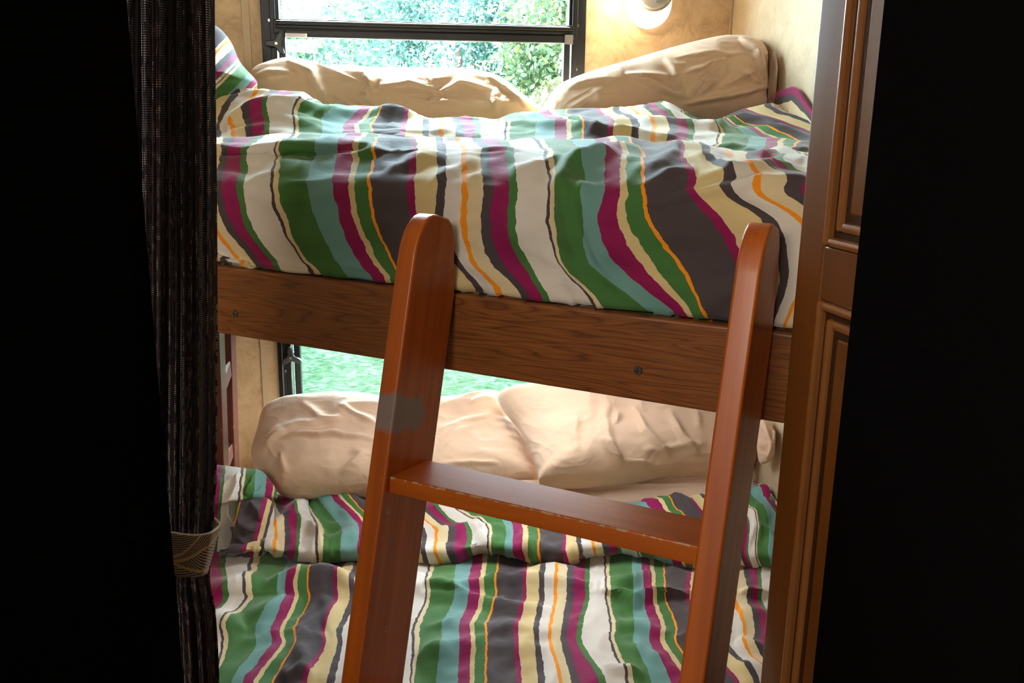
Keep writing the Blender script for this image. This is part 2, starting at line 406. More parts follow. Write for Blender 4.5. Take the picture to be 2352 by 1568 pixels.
quadslab('ceiling', [(LEFTX - .05, -3.15, CEIL), (1.5, -3.15, CEIL), tuple(cpt + WY * .05 + Z * CEIL), tuple(WO + WX * -1.22 + WY * .05 + Z * CEIL)], Z * .05, M_CEIL)
quadslab('floor', [(LEFTX - .05, -3.15, 0), (1.5, -3.15, 0), (1.5, 2.62, 0), (LEFTX - .05, 2.62, 0)], -Z * .05, M_FLOOR)
# added stub walls; near-black colour stands in for darkness at both view edges
quadslab('wall_dark_stub_right', [(.2625, .70, 0), (.2625, .42, 0), (.2625, .42, CEIL), (.2625, .70, CEIL)], np.array([.03, 0, 0]), M_STUB)
quadslab('wall_dark_stub_left', [(-.379, .95, 0), (-.379, .58, 0), (-.379, .58, CEIL), (-.379, .95, CEIL)], np.array([-.03, 0, 0]), M_STUB)
# wallboard seam strip left of the windows, and the corner bead
us, _ = wl(at_wall(566, 60))
b = box_bm(us - .009, us + .009, -.004, 0, .55, CEIL, .0015); o = from_bm('trim_1', b, M_TRIM, M=MW, auto=.6); o['kind'] = 'structure'
b = box_bm(CORNER - .006, CORNER, -.006, 0, 1.2, CEIL, .002); o = from_bm('trim_2', b, M_WALL2, M=MW, auto=.6); o['kind'] = 'structure'

# ---- windows
def W(x, y): return wl(at_wall(x, y))
def latch(parent, u, z, rad, rot, name='latch'):
    n = 72; poly = []
    for k in range(n):
        a = 2 * math.pi * k / n
        r = rad * (.36 + .64 * max(0, math.cos(1.5 * (a - rot)) ** 2) ** 2.2)
        poly.append((u + r * math.cos(a), z + r * math.sin(a)))
    o = from_bm(name, prism_bm(poly, -.040, -.028, .003), M_BLACKP, parent, MW, auto=.7)
    from_bm('stem', disc_bm(.010, .034, c=(u, -.022, z)), M_BLACKP, o, MW, auto=.6)
    from_bm('latch_screw', disc_bm(.0042, .003, c=(u, -.0415, z)), M_SCREW, o, MW, auto=.6)
    return o
def ring(a0, a1, z0, z1, wdt, y0, y1, bev=.002, bm=None):
    b = bm or bmesh.new()
    box_bm(a0, a0 + wdt, y0, y1, z0, z1, bev, bm=b); box_bm(a1 - wdt, a1, y0, y1, z0, z1, bev, bm=b)
    box_bm(a0 + wdt, a1 - wdt, y0, y1, z0, z0 + wdt, bev, bm=b); box_bm(a0 + wdt, a1 - wdt, y0, y1, z1 - wdt, z1, bev, bm=b)
    return b
def screw(parent, u, z, r=.004, name='screw'): return from_bm(name, disc_bm(r, .004, c=(u, -.017, z)), M_SCREW, parent, MW, auto=.6)
def window(name, z0, z1, bar_z=None):
    t = empty(name, WO + WX * (u0 + u1) / 2 + Z * z0, kind='structure')
    fr = from_bm('window_frame', ring(u0, u1, z0, z1, .030, -.014, .045), M_BLACK, t, MW, auto=.6)
    from_bm('inner_channel', ring(u0 + .022, u1 - .022, z0 + .022, z1 - .022, .014, -.020, .03), M_BLACK, fr, MW, auto=.6)
    return t, fr
# upper window: fixed pane above, hinged sash below a heavy bar
t1, fr1 = window('window_1', zU_bot, zU_top)
zg = W(960, 52)[1]; zb0 = W(960, 98)[1]
g0 = W(639, 40)[0]; g1 = W(1306, 50)[0]
b = ring(u0 + .034, u1 - .034, zg - .012, zU_top - .03, .010, -.012, .02)
from_bm('upper_sash', b, M_BLACK, fr1, MW, auto=.6)
b = box_bm(u0 + .03, u1 - .03, -.022, .03, zb0 + .012, zg, .003)
box_bm(u0 + .036, u1 - .036, -.027, -.02, zb0 + .012 + (zg - zb0) * .28, zb0 + .012 + (zg - zb0) * .44, .002, bm=b)
box_bm(u0 + .036, u1 - .036, -.026, -.02, zg - .014, zg - .006, .002, bm=b)
from_bm('meeting_bar', b, M_BLACK, t1, MW, auto=.6)
b = box_bm(g0 - .002, g1, -.0285, -.0225, zg - .006, zg - .0035, .0008)
from_bm('bright_edge', b, M_BRIGHT, t1, MW, auto=.6)
s0 = W(661, 140)[0]; s1 = W(1290, 140)[0]
b = ring(s0 - .016, s1 + .016, zU_bot + .03, zb0 + .022, .016, -.032, .0)
sash = from_bm('lower_sash', b, M_BLACK, t1, MW, auto=.6)
b = box_bm(s0, s1, -.034, -.030, zb0 + .003, zb0 + .006, .0008); from_bm('sash_edge', b, M_BRIGHT, sash, MW, auto=.6)
ue, ze = W(1301, 93)
from_bm('sash_corner', box_bm(ue - .010, ue + .011, -.039, -.030, ze - .012, ze + .011, .002), mat('grey_corner_plastic', (.11, .105, .10), .5)[0], sash, MW, auto=.6)
b = box_bm(u0 + .03, u1 - .03, .012, .016, zg - .004, zU_top - .03); from_bm('glass_pane', b, M_GLASS, t1, MW)
b = box_bm(s0 - .004, s1 + .004, -.014, -.010, zU_bot + .04, zb0 + .008); from_bm('glass_pane', b, M_GLASS, t1, MW)
ua, za = W(659, 78); ub, zb = W(709, 90)
st = from_bm('sticker', box_bm(ua, ub, -.0345, -.0325, zb, za, .0008), M_STICK, t1, MW)
b = bmesh.new()
for k in range(3): box_bm(ua + .004, ub - .004, -.0352, -.0344, zb + .003 + k * .0032, zb + .0045 + k * .0032, bm=b)
from_bm('sticker_lines', b, M_STICKG, st, MW)
ul, zl_ = W(640, 102); latch(t1, ul, zl_, .030, math.radians(62))
for px_ in ((621, 48), (1324, 60), (1320, 160)): screw(t1, *W(*px_), r=.0042)
# lower window
t2, fr2 = window('window_2', zL_bot, zL_top)
q0 = W(694, 850)[0]; q1 = W(1264, 880)[0]
from_bm('sash', ring(q0 - .016, q1 + .016, zL_bot + .03, zL_top - .03, .016, -.026, .0), M_BLACK, t2, MW, auto=.6)
from_bm('glass_pane', box_bm(q0 - .004, q1 + .004, -.010, -.006, zL_bot + .04, zL_top - .04), M_GLASS, t2, MW)
b = bmesh.new()
for px_ in (653, 673):
    q, _ = W(px_, 850); box_bm(q - .0012, q + .0012, -.0265, -.014, zL_bot + .02, zL_top - .08, bm=b)
from_bm('channel_rib', b, M_BRIGHT, t2, MW)
ul, zl_ = W(672, 813); latch(t2, ul, zl_, .030, math.radians(95))
screw(t2, *W(659, 848))
# ---- wall lamp by the upper window
ul, zl_ = W(1488, 10)
lamp('bunk_wall_bulb', 'POINT', tuple(WO + WX * (ul - .080) - WY * .085 + Z * (zl_ + .0)), None, 1.4, (1.0, 0.83, 0.56), 0.015)
lampo = empty('wall_lamp', WO + WX * ul + Z * zl_, 'rounded wall reading lamp with a grey hood and glowing lens, right of the upper window', 'lamp')
def dshape(wd, ht, n=28):
    """U outline: straight sides, round bottom"""
    p = [(wd, ht)]
    for k in range(n + 1):
        a = -math.pi * k / n; p.append((wd * math.cos(a), wd * 1.05 * math.sin(a)))
    p.append((-wd, ht)); return [(ul + x, zl_ + z) for x, z in p]
m_lens, nt_, b_ = mat('lit_lamp_lens', (.95, .9, .8), .3); b_.inputs['Emission Color'].default_value = (1, .88, .66, 1); b_.inputs['Emission Strength'].default_value = 1.6
m_clear = bpy.data.materials.new('clear_lamp_cover'); m_clear.use_nodes = True; _n = m_clear.node_tree; _n.nodes.remove(_n.nodes['Principled BSDF'])
_t = nd(_n, 'ShaderNodeBsdfTransparent'); _g = nd(_n, 'ShaderNodeBsdfGlossy', i_Roughness=.1); _x = nd(_n, 'ShaderNodeMixShader'); _x.inputs[0].default_value = .12
_n.links.new(_t.outputs[0], _x.inputs[1]); _n.links.new(_g.outputs[0], _x.inputs[2]); _n.links.new(_x.outputs[0], _n.nodes['Material Output'].inputs[0])
from_bm('lens', prism_bm(dshape(.057, .14), -.022, -.001, .004), m_lens, lampo, MW, auto=.8)
hood = from_bm('hood', prism_bm([(x + .003, z + .030) for x, z in dshape(.050, .12)], -.062, -.022, .010, 3), mat('grey_metal_hood', (.36, .34, .31), .3, Metallic=.6)[0], lampo, MW, auto=.9)
from_bm('switch', disc_bm(.005, .008, c=(ul + .008, -.066, zl_ + .002)), M_BRIGHT, hood, MW, auto=.6)

def copy_tree(o, parent=None, shift=(0, 0, 0)):
    c = o.copy(); COL.objects.link(c); c.parent = parent
    if parent is None: c.location = Vector(o.location) + Vector(shift)
    for ch in o.children: copy_tree(ch, c)
    return c
fill_lamp = copy_tree(lampo, None, (0, 0, -.70))  # copied lamp, added out of sight to brighten the lower bunk
fill_lamp['label'] = 'added wall lamp for the lower bunk, unseen behind the front board of the upper bunk'
lamp('lower_bunk_fill_bulb', 'POINT', tuple(WO + WX * (ul - .066) - WY * .05 + Z * (zl_ - .69)), None, 2.2, (1.0, 0.86, 0.66), 0.02)  # added light of the copied lamp

# ------------------------------------------------------------------ door at the right (ajar, seen along its face)
dd = np.array([-.2483, .9687, 0]); dn = np.array([-.9687, -.2483, 0])        # along the door away from us; its visible face
dr = ray(1814, 784); D0 = CAM * [1, 1, 0] + dr * [1, 1, 0] * (.93 / dr[1])     # far edge on the floor
MD = frame_matrix(D0, -dd, -dn, Z)                                             # x: towards us, y: into the door, z up
def door_pt(x, y):
    d = ray(x, y); t = ((D0 - CAM) @ dn) / (d @ dn); p = CAM + d * t
    return float((p - D0) @ -dd), float(p[2])
dw = .62
zu = door_pt(1930, 572)[1]; zlo = door_pt(1920, 702)[1]
st_w = door_pt(1872, 784)[0]
door = empty('door_1', D0 + dd * -dw / 2, kind='structure')
from_bm('stile', box_bm(0, st_w, 0, .032, .02, 2.0, .004, 3), M_DOOR, door, MD, auto=.6)
from_bm('stile', box_bm(dw - st_w, dw, 0, .032, .02, 2.0, .004, 3), M_DOOR, door, MD, auto=.6)
from_bm('rail', box_bm(st_w, dw - st_w, 0, .032, zlo, zu, .003, 3), M_DOOR, door, MD, auto=.6)
from_bm('rail', box_bm(st_w, dw - st_w, 0, .032, .02, .12, .003, 3), M_DOOR, door, MD, auto=.6)
from_bm('rail', box_bm(st_w, dw - st_w, 0, .032, 1.9, 2.0, .003, 3), M_DOOR, door, MD, auto=.6)
def door_panel(z0, z1):
    a0, a1 = st_w, dw - st_w
    p = from_bm('panel', box_bm(a0, a1, .0035, .026, z0, z1), M_GLAZE, door, MD)
    from_bm('moulding', ring(a0, a1, z0, z1, .0085, -.004, .020, .0035), M_BEAD, p, MD, auto=.6)
    from_bm('bead', ring(a0 + .0150, a1 - .0150, z0 + .0150, z1 - .0150, .0095, -.001, .018, .0035), M_BEAD, p, MD, auto=.6)
    b = box_bm(a0 + .031, a1 - .031, .002, .02, z0 + .031, z1 - .031, .004, 3); from_bm('raised_field', b, M_DOOR, p, MD, auto=.6)
door_panel(zu, 1.9); door_panel(.12, zlo)

# ------------------------------------------------------------------ bunks
ZT = 1.5 - .2465; ZB = 1.5 - .3555                        # top and bottom of the front board
RO = CAM * [1, 1, 0] + INN * C0                           # rail plane origin (floor)
MR = frame_matrix(RO, RAIL, INN, Z)
def rl(p): return float((p - RO) @ RAIL), float((p - RO) @ INN), float(p[2])
ra = -1.77; rb = rl(at_rail(1990, 860))[0]
bunk = empty('bunk_bed', RO + Z * ZB, 'brown wood-grain front board of the upper bunk, with two screw heads in it', 'bunk bed')
def clip_left(poly): return poly
from_bm('front_board', box_bm(ra, rb, 0, .022, ZB, ZT, .004, 3), M_WALNUT, bunk, MR, auto=.6)
# platform footprint: rail, left wall, window wall, right wall
def footprint(e, back=.012):
    def hit(o, d, q, n_): return o + d * (((q - o) @ n_) / (d @ n_))
    o = RO + INN * e
    A = hit(o, RAIL, np.array([LEFTX + .02, 0, 0]), np.array([1., 0, 0]))
    Bp = o + RAIL * rb
    Cc = cpt - WY * back - WX * .02
    rdn = np.array([WX[0], WX[1], 0])
    Bb = hit(Bp, INN, cpt - WX * .02, rdn) if (INN @ rdn) > 0 else Bp
    Dd = hit(WO - WY * back, WX, np.array([LEFTX + .02, 0, 0]), np.array([1., 0, 0]))
    if (Bb - Bp) @ INN < 0 or (Bb - cpt) @ rd < 0: return [A, Bp, Cc, Dd]
    return [A, Bp, Bb, Cc, Dd]
def slab(name, poly, z0, z1, m, parent=None, bev=0):
    b = bmesh.new(); A = [b.verts.new((p[0], p[1], z0)) for p in poly]; B = [b.verts.new((p[0], p[1], z1)) for p in poly]
    n = len(poly); b.faces.new(A); b.faces.new(B[::-1])
    for i in range(n): b.faces.new((A[i], B[i], B[(i + 1) % n], A[(i + 1) % n]))
    bmesh.ops.recalc_face_normals(b, faces=b.faces[:])
    if bev: bmesh.ops.bevel(b, geom=b.edges[:], offset=bev, segments=4, affect='EDGES', profile=.5)
    return from_bm(name, b, m, parent, auto=.8)
slab('platform', footprint(.022), ZB + .02, ZB + .045, M_WALNUT, bunk)
for px_ in ((541, 720), (1466, 850)):
    u, _, z = rl(at_rail(*px_)); s = from_bm('screw', disc_bm(.0062, .004, c=(u, -.0015, z)), M_SCREW, bunk, MR, auto=.6)
    bb = bmesh.new(); box_bm(u - .004, u + .004, -.0042, -.003, z - .0007, z + .0007, bm=bb); box_bm(u - .0007, u + .0007, -.0042, -.003, z - .004, z + .004, bm=bb)
    from_bm('cross_slot', bb, M_BLACKP, s, MR)
mu = slab('mattress', footprint(.048), ZB + .047, 1.5 - .165, M_MATT, bev=.035)
tag(mu, 'cream mattress peeping out at the left under the upper striped duvet', 'mattress')
ZLOW = .555
base = slab('bunk_bed', footprint(-.10), .0, .36, M_WALNUT); tag(base, 'wooden base under the lower bunk mattress', 'bunk bed')
ml = slab('mattress', footprint(-.085), .362, ZLOW - .03, M_SHEET, bev=.03)
tag(ml, 'lower bunk mattress in a tan fitted sheet below the two lower pillows', 'mattress')

pk = empty('added_fill_panel', (0.02, 1.86, ZB + .018), 'added flat square fill light, unseen under the platform of the upper bunk', 'lamp')  # added fixture that goes with the lower bunk fill
from_bm('housing', ring(-.155, .195, 0, .35, .012, 0, .016, .003), M_CEIL, pk, frame_matrix((0, 1.685, ZB + .018), (1, 0, 0), (0, 0, -1), (0, 1, 0)), auto=.6)
m_fill, _n, _b = mat('glowing_fill_panel', (.9, .9, .9), .5); _b.inputs['Emission Color'].default_value = (.9, .95, 1, 1); _b.inputs['Emission Strength'].default_value = 1.5
from_bm('lens', box_bm(-.143, .183, 1.697, 2.023, ZB + .008, ZB + .018), m_fill, pk)

# ------------------------------------------------------------------ cloth builders
def grid_mesh(name, P, Uc, Vc, m, parent=None):
    """P [rows, cols, 3]; Uc/Vc uv grids"""
    R, C, _ = P.shape
    me = bpy.data.meshes.new(name)
    a_ = P[1:, :-1] - P[:-1, :-1]; b_ = P[:-1, 1:] - P[:-1, :-1]; flip = np.sum(np.cross(b_, a_) * (CAM - P[:-1, :-1]), -1).mean() < 0
    idx = np.arange(R * C).reshape(R, C)
    F = np.stack([idx[:-1, :-1], idx[:-1, 1:], idx[1:, 1:], idx[1:, :-1]], -1).reshape(-1, 4)
    if flip: F = F[:, ::-1]
    me.from_pydata(P.reshape(-1, 3).tolist(), [], F.tolist())
    uv = me.uv_layers.new(name='UVMap')
    UV = np.stack([Uc, Vc], -1).reshape(-1, 2)
    uv.data.foreach_set('uv', UV[F.reshape(-1)].reshape(-1).tolist())
    return me
def normals(P):
    a = np.gradient(P, axis=1); b = np.gradient(P, axis=0); n = np.cross(a, b); n /= np.linalg.norm(n, axis=-1, keepdims=True) + 1e-12
    s = np.sign(np.sum(n * (CAM - P), -1).mean()); return n * s
def smooth_rows(G, sub):
    """Catmull-Rom through the row curves; sub steps between each pair"""
    out = []; n = len(G)
    for i in range(n - 1):
        p0 = G[max(i - 1, 0)]; p1 = G[i]; p2 = G[i + 1]; p3 = G[min(i + 2, n - 1)]
        for k in range(sub[i] if isinstance(sub, list) else sub):
            t = k / (sub[i] if isinstance(sub, list) else sub)
            q = .5 * (2 * p1 + (p2 - p0) * t + (2 * p0 - 5 * p1 + 4 * p2 - p3) * t * t + (3 * p1 - p0 - 3 * p2 + p3) * t ** 3)
            lo = np.minimum(p1, p2) - .25 * np.abs(p2 - p1) - .004; hi = np.maximum(p1, p2) + .25 * np.abs(p2 - p1) + .004
            out.append(np.clip(q, lo, hi))
    out.append(G[-1]); return np.array(out)
def cloth_rows(rows, U, sub, xlim):
    """rows: (keys [(x,U)], ys [(x,y)], place(x,y)->P); one column per stripe coordinate U"""
    G = []
    for keys, ys, place in rows:
        x = pchip([k[1] for k in keys], [k[0] for k in keys], U)
        x = np.clip(x, *xlim) + (U - U.mean()) * .004
        y = pchip([k[0] for k in ys], [k[1] for k in ys], np.clip(x, ys[0][0] - 80, ys[-1][0] + 120)); G.append(place(x, y))
    P = smooth_rows(np.array(G), sub)
    L = np.concatenate([[0], np.cumsum(np.linalg.norm(np.diff(P, axis=0), axis=-1).mean(1))])
    return P, np.tile(U / PER, (len(P), 1)), np.tile(L[:, None], (1, len(U)))
def rounded(P, closed_edge=None): return P

# ---- upper duvet ---------------------------------------------------
KF4 = [(592,0),(650,74),(714,140),(741,160),(798,227),(857,279),(925,359),(1005,455),(1088,526),(1137,585),(1198,627),(1262,701),(1362,767),(1385,787),(1482,854),(1543,906),(1615,986),(1720,1082),(1765,1153),(1800,1212)]
KF3 = [(571,0),(629,74),(689,140),(705,160),(770,227),(816,279),(893,359),(970,455),(1041,526),(1081,585),(1126,627),(1209,701),(1280,767),(1291,787),(1357,854),(1418,906),(1561,986),(1697,1082),(1790,1153),(1840,1212)]
KF2 = [(516,0),(579,74),(643,140),(663,160),(729.5,227),(780.5,279),(857,359),(945,455),(1003,526),(1061,585),(1105.8,627),(1187,701),(1253.7,767),(1275,787),(1349,854),(1381,906),(1486,986),(1637,1082),(1755,1153),(1836,1212)]
KF1 = [(496,0),(563.6,74),(625,140),(644,160),(708,227),(768,279),(847,359),(937,455),(1007,526),(1061,585),(1110,627),(1184,701),(1257,767),(1275,787),(1340,854),(1388,906),(1473,986),(1578,1082),(1660,1153),(1735,1212),(1830,1270)]
KT0 = [(513,0),(574,74),(640,140),(653,160),(729,227),(778,279),(857,359),(946,455),(1006,526),(1059,585),(1105,627),(1179,701),(1246,767),(1269,787),(1335,854),(1391,906),(1470,986),(1556,1082),(1610,1153),(1666,1212),(1714,1254)]
KT1 = [(515,0),(612,74),(678,140),(701,160),(742,227),(798,279),(872,359),(939,455),(1000,526),(1047,585),(1086,627),(1159,701),(1215,767),(1239,787),(1304,854),(1357,906),(1434,986),(1523,1082),(1581,1153),(1632,1212),(1673,1254),(1748,1328)]
KA = [(498,-101),(533,-42),(567,0),(621,74),(675,140),(687,160),(743,227),(791,279),(853,359),(921,455),(971,526),(1012,585),(1048,627),(1103,701),(1158,767),(1170,787),(1229,854),(1274,906),(1335,986),(1395,1082),(1447,1153),(1493,1212),(1531,1254),(1588,1328),(1641,1394),(1655,1414),(1714,1481),(1755,1533),(1819,1613)]
KB = [(520,-110),(585,-42),(620,0),(692,74),(719,140),(727,160),(788,227),(831,279),(877,359),(931,455),(974,526),(1011,585),(1039,627),(1100,701),(1143,767),(1155,787),(1195,854),(1238,906),(1299,986),(1368,1082),(1409,1153),(1447,1212),(1478,1254),(1519,1328),(1564,1394),(1575,1414),(1612,1481),(1640,1533),(1668,1613),(1715,1709),(1763,1780),(1860,1900)]
def lin(pts, dy): return [(x, y + dy) for x, y in pts]
def raily(d): return [(488, 611 + d), (1029, 675 + d), (1480, 727 + d), (1800, 768 + d)]
YT1 = [(470, 322), (620, 318), (1000, 320), (1215, 323), (1400, 326), (1600, 334), (1750, 350), (1860, 352)]
YA0 = [(470, 317), (700, 314), (1000, 314), (1200, 318), (1400, 320), (1600, 330), (1720, 338), (1860, 345)]
YA1 = [(470, 296), (560, 262), (640, 238), (720, 262), (800, 287), (1000, 284), (1140, 285), (1300, 288), (1400, 282), (1500, 288), (1600, 302), (1700, 308), (1860, 318)]
YB = [(470, 262), (500, 232), (545, 207), (600, 203), (640, 206), (690, 211), (730, 232), (765, 253), (850, 262), (1000, 270), (1130, 273), (1190, 258), (1260, 254), (1400, 250), (1480, 243), (1525, 238), (1560, 250), (1600, 268), (1640, 277), (1690, 262), (1740, 250), (1785, 242), (1810, 262), (1860, 226)]
def rail_at(e): return lambda x, y: at_rail(x, y, e)
def blend_back(w_, dz=0.0):
    n_ = INN * (1 - w_) + WALLN * w_; c_ = C0 * (1 - w_) + (WALLC - .42) * w_
    return lambda x, y: on_plane(x, y, n_, c_) + np.array([0, 0, dz])
rows = [
    (KB, lin(YB, 44), blend_back(1.10)),
    (KB, lin(YB, 12), blend_back(1.06)),
    (KB, YB, blend_back(.98)),
    (KB, lin(YB, 5), blend_back(.92)),
    (KA, YA1, blend_back(.78)),
    (KA, [(x, .5 * (p + q)) for (x, p), q in zip(YA1, np.interp([k[0] for k in YA1], [k[0] for k in YA0], [k[1] for k in YA0]))], blend_back(.68)),
    (KA, YA0, blend_back(.60)),
    (KA, lin(YA0, 14), blend_back(.54)),
    (KT1, lin(YT1, 14), blend_back(.46)),
    (KT1, YT1, blend_back(.40)),
    (KT0, lin([(470, 345), (1000, 345), (1860, 372)], -6), blend_back(.22)),
    (KT0, [(470, 366), (1000, 364), (1300, 362), (1860, 384)], rail_at(.12)),
    (KF1, [(470, 402), (1860, 408)], rail_at(.050)),
    (KF1, [(470, 440), (1860, 446)], rail_at(.024)),
    (KF2, [(470, 505), (1860, 515)], rail_at(.016)),
    (KF3, [(470, 585), (1000, 592), (1500, 612), (1860, 640)], rail_at(.015)),
    (KF4, [(488, 592), (530, 604), (1029, 655), (1480, 708), (1800, 738)], rail_at(.008)),
    (KF4, [(488, 600), (530, 622), (1029, 688), (1480, 740), (1700, 775), (1800, 785)], rail_at(.028)),
]
U = np.linspace(-150, 1930, 560)
P, Uc, Vc = cloth_rows(rows, U, 7, (400, 1985))
N = normals(P); X, Y = px_of(P)
# folds seen in the photograph (pixel polylines -> folds of real height in the cloth)
up_folds = [
    ([(488, 352), (640, 338), (900, 326), (1030, 322)], .006, 14, 1.5), ([(620, 395), (760, 372), (900, 345)], .006, 14, 1.6),
    ([(560, 425), (640, 385), (720, 360)], .005, 14, 1.6), ([(488, 388), (600, 370), (680, 340)], .006, 14, 1.6),
    ([(880, 395), (960, 372), (1030, 360)], .006, 14, 1.8), ([(985, 425), (1060, 385), (1110, 378)], .005, 14, 1.6),
    ([(1180, 400), (1250, 378), (1300, 362)], .008, 16, 1.6), ([(1270, 420), (1330, 372), (1420, 345), (1470, 342)], .010, 18, 1.6),
    ([(1255, 375), (1290, 430), (1310, 520), (1345, 640)], .008, 26, 1.2), ([(1330, 400), (1350, 470), (1375, 560), (1400, 660)], .010, 22, 1.3),
    ([(1380, 470), (1395, 520), (1450, 600)], .006, 20, 1.0), ([(1310, 600), (1345, 680), (1330, 740)], .008, 20, 1.0),
    ([(1480, 395), (1560, 350), (1640, 372), (1690, 400)], .008, 20, 1.4), ([(1480, 470), (1600, 450), (1740, 425), (1850, 410)], .006, 12, 1.8),
    ([(1440, 440), (1540, 405), (1600, 392)], .005, 14, 1.6), ([(1600, 415), (1700, 395), (1850, 372)], .006, 12, 1.6),
    ([(1690, 375), (1780, 355), (1860, 345)], .006, 10, 1.6), ([(640, 520), (700, 560), (740, 640)], .004, 24, 1.0), ([(560, 480), (600, 560), (650, 620)], .004, 24, 1.0),
    ([(1140, 430), (1165, 500), (1200, 600)], .005, 26, 1.0), ([(1590, 720), (1640, 700), (1700, 660)], .010, 16, 1.4),
    # upper band
    ([(590, 250), (680, 240), (740, 262), (900, 272), (1000, 278)], .010, 9, 1.5), ([(520, 300), (560, 262), (620, 235), (700, 236)], .010, 12, 1.4),
    ([(840, 288), (900, 272), (960, 276)], .006, 7, 1.5), ([(1140, 286), (1260, 296), (1400, 308), (1560, 318)], .012, 8, 1.5),
    ([(1240, 275), (1320, 280), (1420, 300)], .006, 8, 1.5), ([(1420, 268), (1520, 282), (1600, 300), (1700, 312)], .008, 8, 1.6),
    ([(1600, 298), (1640, 300), (1690, 278), (1760, 268)], .008, 8, 1.4), ([(1690, 300), (1760, 296), (1830, 305)], .008, 8, 1.4),
]
disp = crease(X, Y, up_folds, 1.55, .8)
S3 = np.stack([Uc * 7, Vc * 20, Uc * 0], -1)
disp += .0045 * fbm(S3 * [.8, .9, 1], 3) + .0024 * ridged(np.stack([Uc * 9 + Vc * 9, Vc * 34, Uc * 0], -1))
front = np.clip((Y - 420) / 60, 0, 1)
P = P + N * (disp * (1 - .15 * front))[..., None]
e = (P - RO) @ INN                                         # keep the front face behind the ladder and board
P = keep_in(P + INN * (np.maximum(0, np.where(P[..., 2] < ZT + .001, .029, .004) - e))[..., None])
du = link('duvet', grid_mesh('duvet', P, Uc, Vc, M_DUVET), M_DUVET)
md = du.modifiers.new('thickness', 'SOLIDIFY'); md.thickness = .006; md.offset = -1
tag(du, 'striped duvet spread over the upper bunk and tucked behind its front board', 'duvet')

# ---- inflated cloth bodies (pillows, gathered corners) --------------
def closed_spline(pts, n):
    p = np.array(pts, float); m = len(p); out = []
    for t in np.linspace(0, m, n, endpoint=False):
        i = int(t); k = t - i; a, b_, c, d = p[(i - 1) % m], p[i % m], p[(i + 1) % m], p[(i + 2) % m]
        out.append(.5 * (2 * b_ + (c - a) * k + (2 * a - 5 * b_ + 4 * c - d) * k * k + (3 * b_ - a - 3 * c + d) * k ** 3))
    return np.array(out)
def body(name, outline, centre, n, anchorY, T, m, parent=None, folds=(), umap=None, prof=(2.3, .55), noise=.006, nscale=9, seed=0, na=300, nr=64, Tb=None, anchor=None, fs=1.3, zmin=None):
    """closed cushion: an outline in its own tilted plane, swollen to both sides by T"""
    n = np.asarray(n, float); n /= np.linalg.norm(n)
    ax, ay = anchor or centre
    c = (at_Y(ax, ay, anchorY) - CAM) @ n
    O = closed_spline(outline, na); cen = np.array(centre, float)
    s = np.sin(np.linspace(0, 1, nr) * math.pi / 2) ** .9
    PX = cen + (O - cen)[None] * s[:, None, None]
    Q = on_plane(PX[..., 0], PX[..., 1], n, c)
    h = (1 - s ** prof[0]).clip(0) ** prof[1]
    toward = n if n @ (CAM - Q[0, 0]) > 0 else -n
    X, Y = px_of(Q + toward * (T * h[:, None])[..., None])
    D = crease(X, Y, [(l_, h_ * fs, w_ * .62, k_) for l_, h_, w_, k_ in folds]); q = np.stack([Q[..., 0], Q[..., 1] * .3 + seed, Q[..., 2] * 1.3], -1)
    D = D + noise * .7 * fbm(q * nscale, 2) + noise * .55 * ridged(q * nscale * 1.9 + seed) * np.clip(fbm(q * 5 + seed * 3, 2) + .6, 0, 1.3) + noise * .14 * ridged(q * nscale * 4.6 * np.array([.7, 1, 1.5]) + seed)
    edge = np.clip((1 - s) / .12, .15, 1)[:, None]
    Fp = Q + toward * (T * h[:, None] + D * edge)[..., None]
    Bp = Q - toward * ((Tb or T) * h[:, None] + noise * .5 * fbm(q * nscale + 9, 2) * edge)[..., None]
    Vs = [Fp[0, 0]]; 
    def addring(A): 
        st_ = len(V); V.extend(A.tolist()); return list(range(st_, st_ + na))
    Fp = keep_in(Fp); Bp = keep_in(Bp)
    if zmin is not None:
        Fp[..., 2] = np.maximum(Fp[..., 2], zmin); Bp[..., 2] = np.maximum(Bp[..., 2], zmin)
    V = [Fp[0].mean(0).tolist(), Bp[0].mean(0).tolist()]; PXY = [cen.tolist(), cen.tolist()]
    ringsF = []
    for r in range(1, nr): ringsF.append(addring(Fp[r])); PXY.extend(PX[r].tolist())
    ringsB = []
    for r in range(1, nr - 1): ringsB.append(addring(Bp[r])); PXY.extend(PX[r].tolist())
    ringsB.append(ringsF[-1])
    Fc = []
    for j in range(na):
        k = (j + 1) % na
        Fc.append((0, ringsF[0][j], ringsF[0][k])); Fc.append((1, ringsB[0][k], ringsB[0][j]))
        for r in range(nr - 2):
            Fc.append((ringsF[r][j], ringsF[r + 1][j], ringsF[r + 1][k], ringsF[r][k]))
            Fc.append((ringsB[r][k], ringsB[r + 1][k], ringsB[r + 1][j], ringsB[r][j]))
    me = bpy.data.meshes.new(name); me.from_pydata(V, [], Fc)
    bm_ = bmesh.new(); bm_.from_mesh(me); bmesh.ops.recalc_face_normals(bm_, faces=bm_.faces[:]); bm_.to_mesh(me); bm_.free()
    if umap:
        uv = me.uv_layers.new(name='UVMap'); PXY = np.stack(px_of(np.array(V)), -1); uu, vv = umap(PXY[:, 0], PXY[:, 1])
        li = np.empty(len(me.loops), int); me.loops.foreach_get('vertex_index', li)
        uv.data.foreach_set('uv', np.stack([uu[li], vv[li]], -1).reshape(-1).tolist())
    return link(name, me, m, parent)

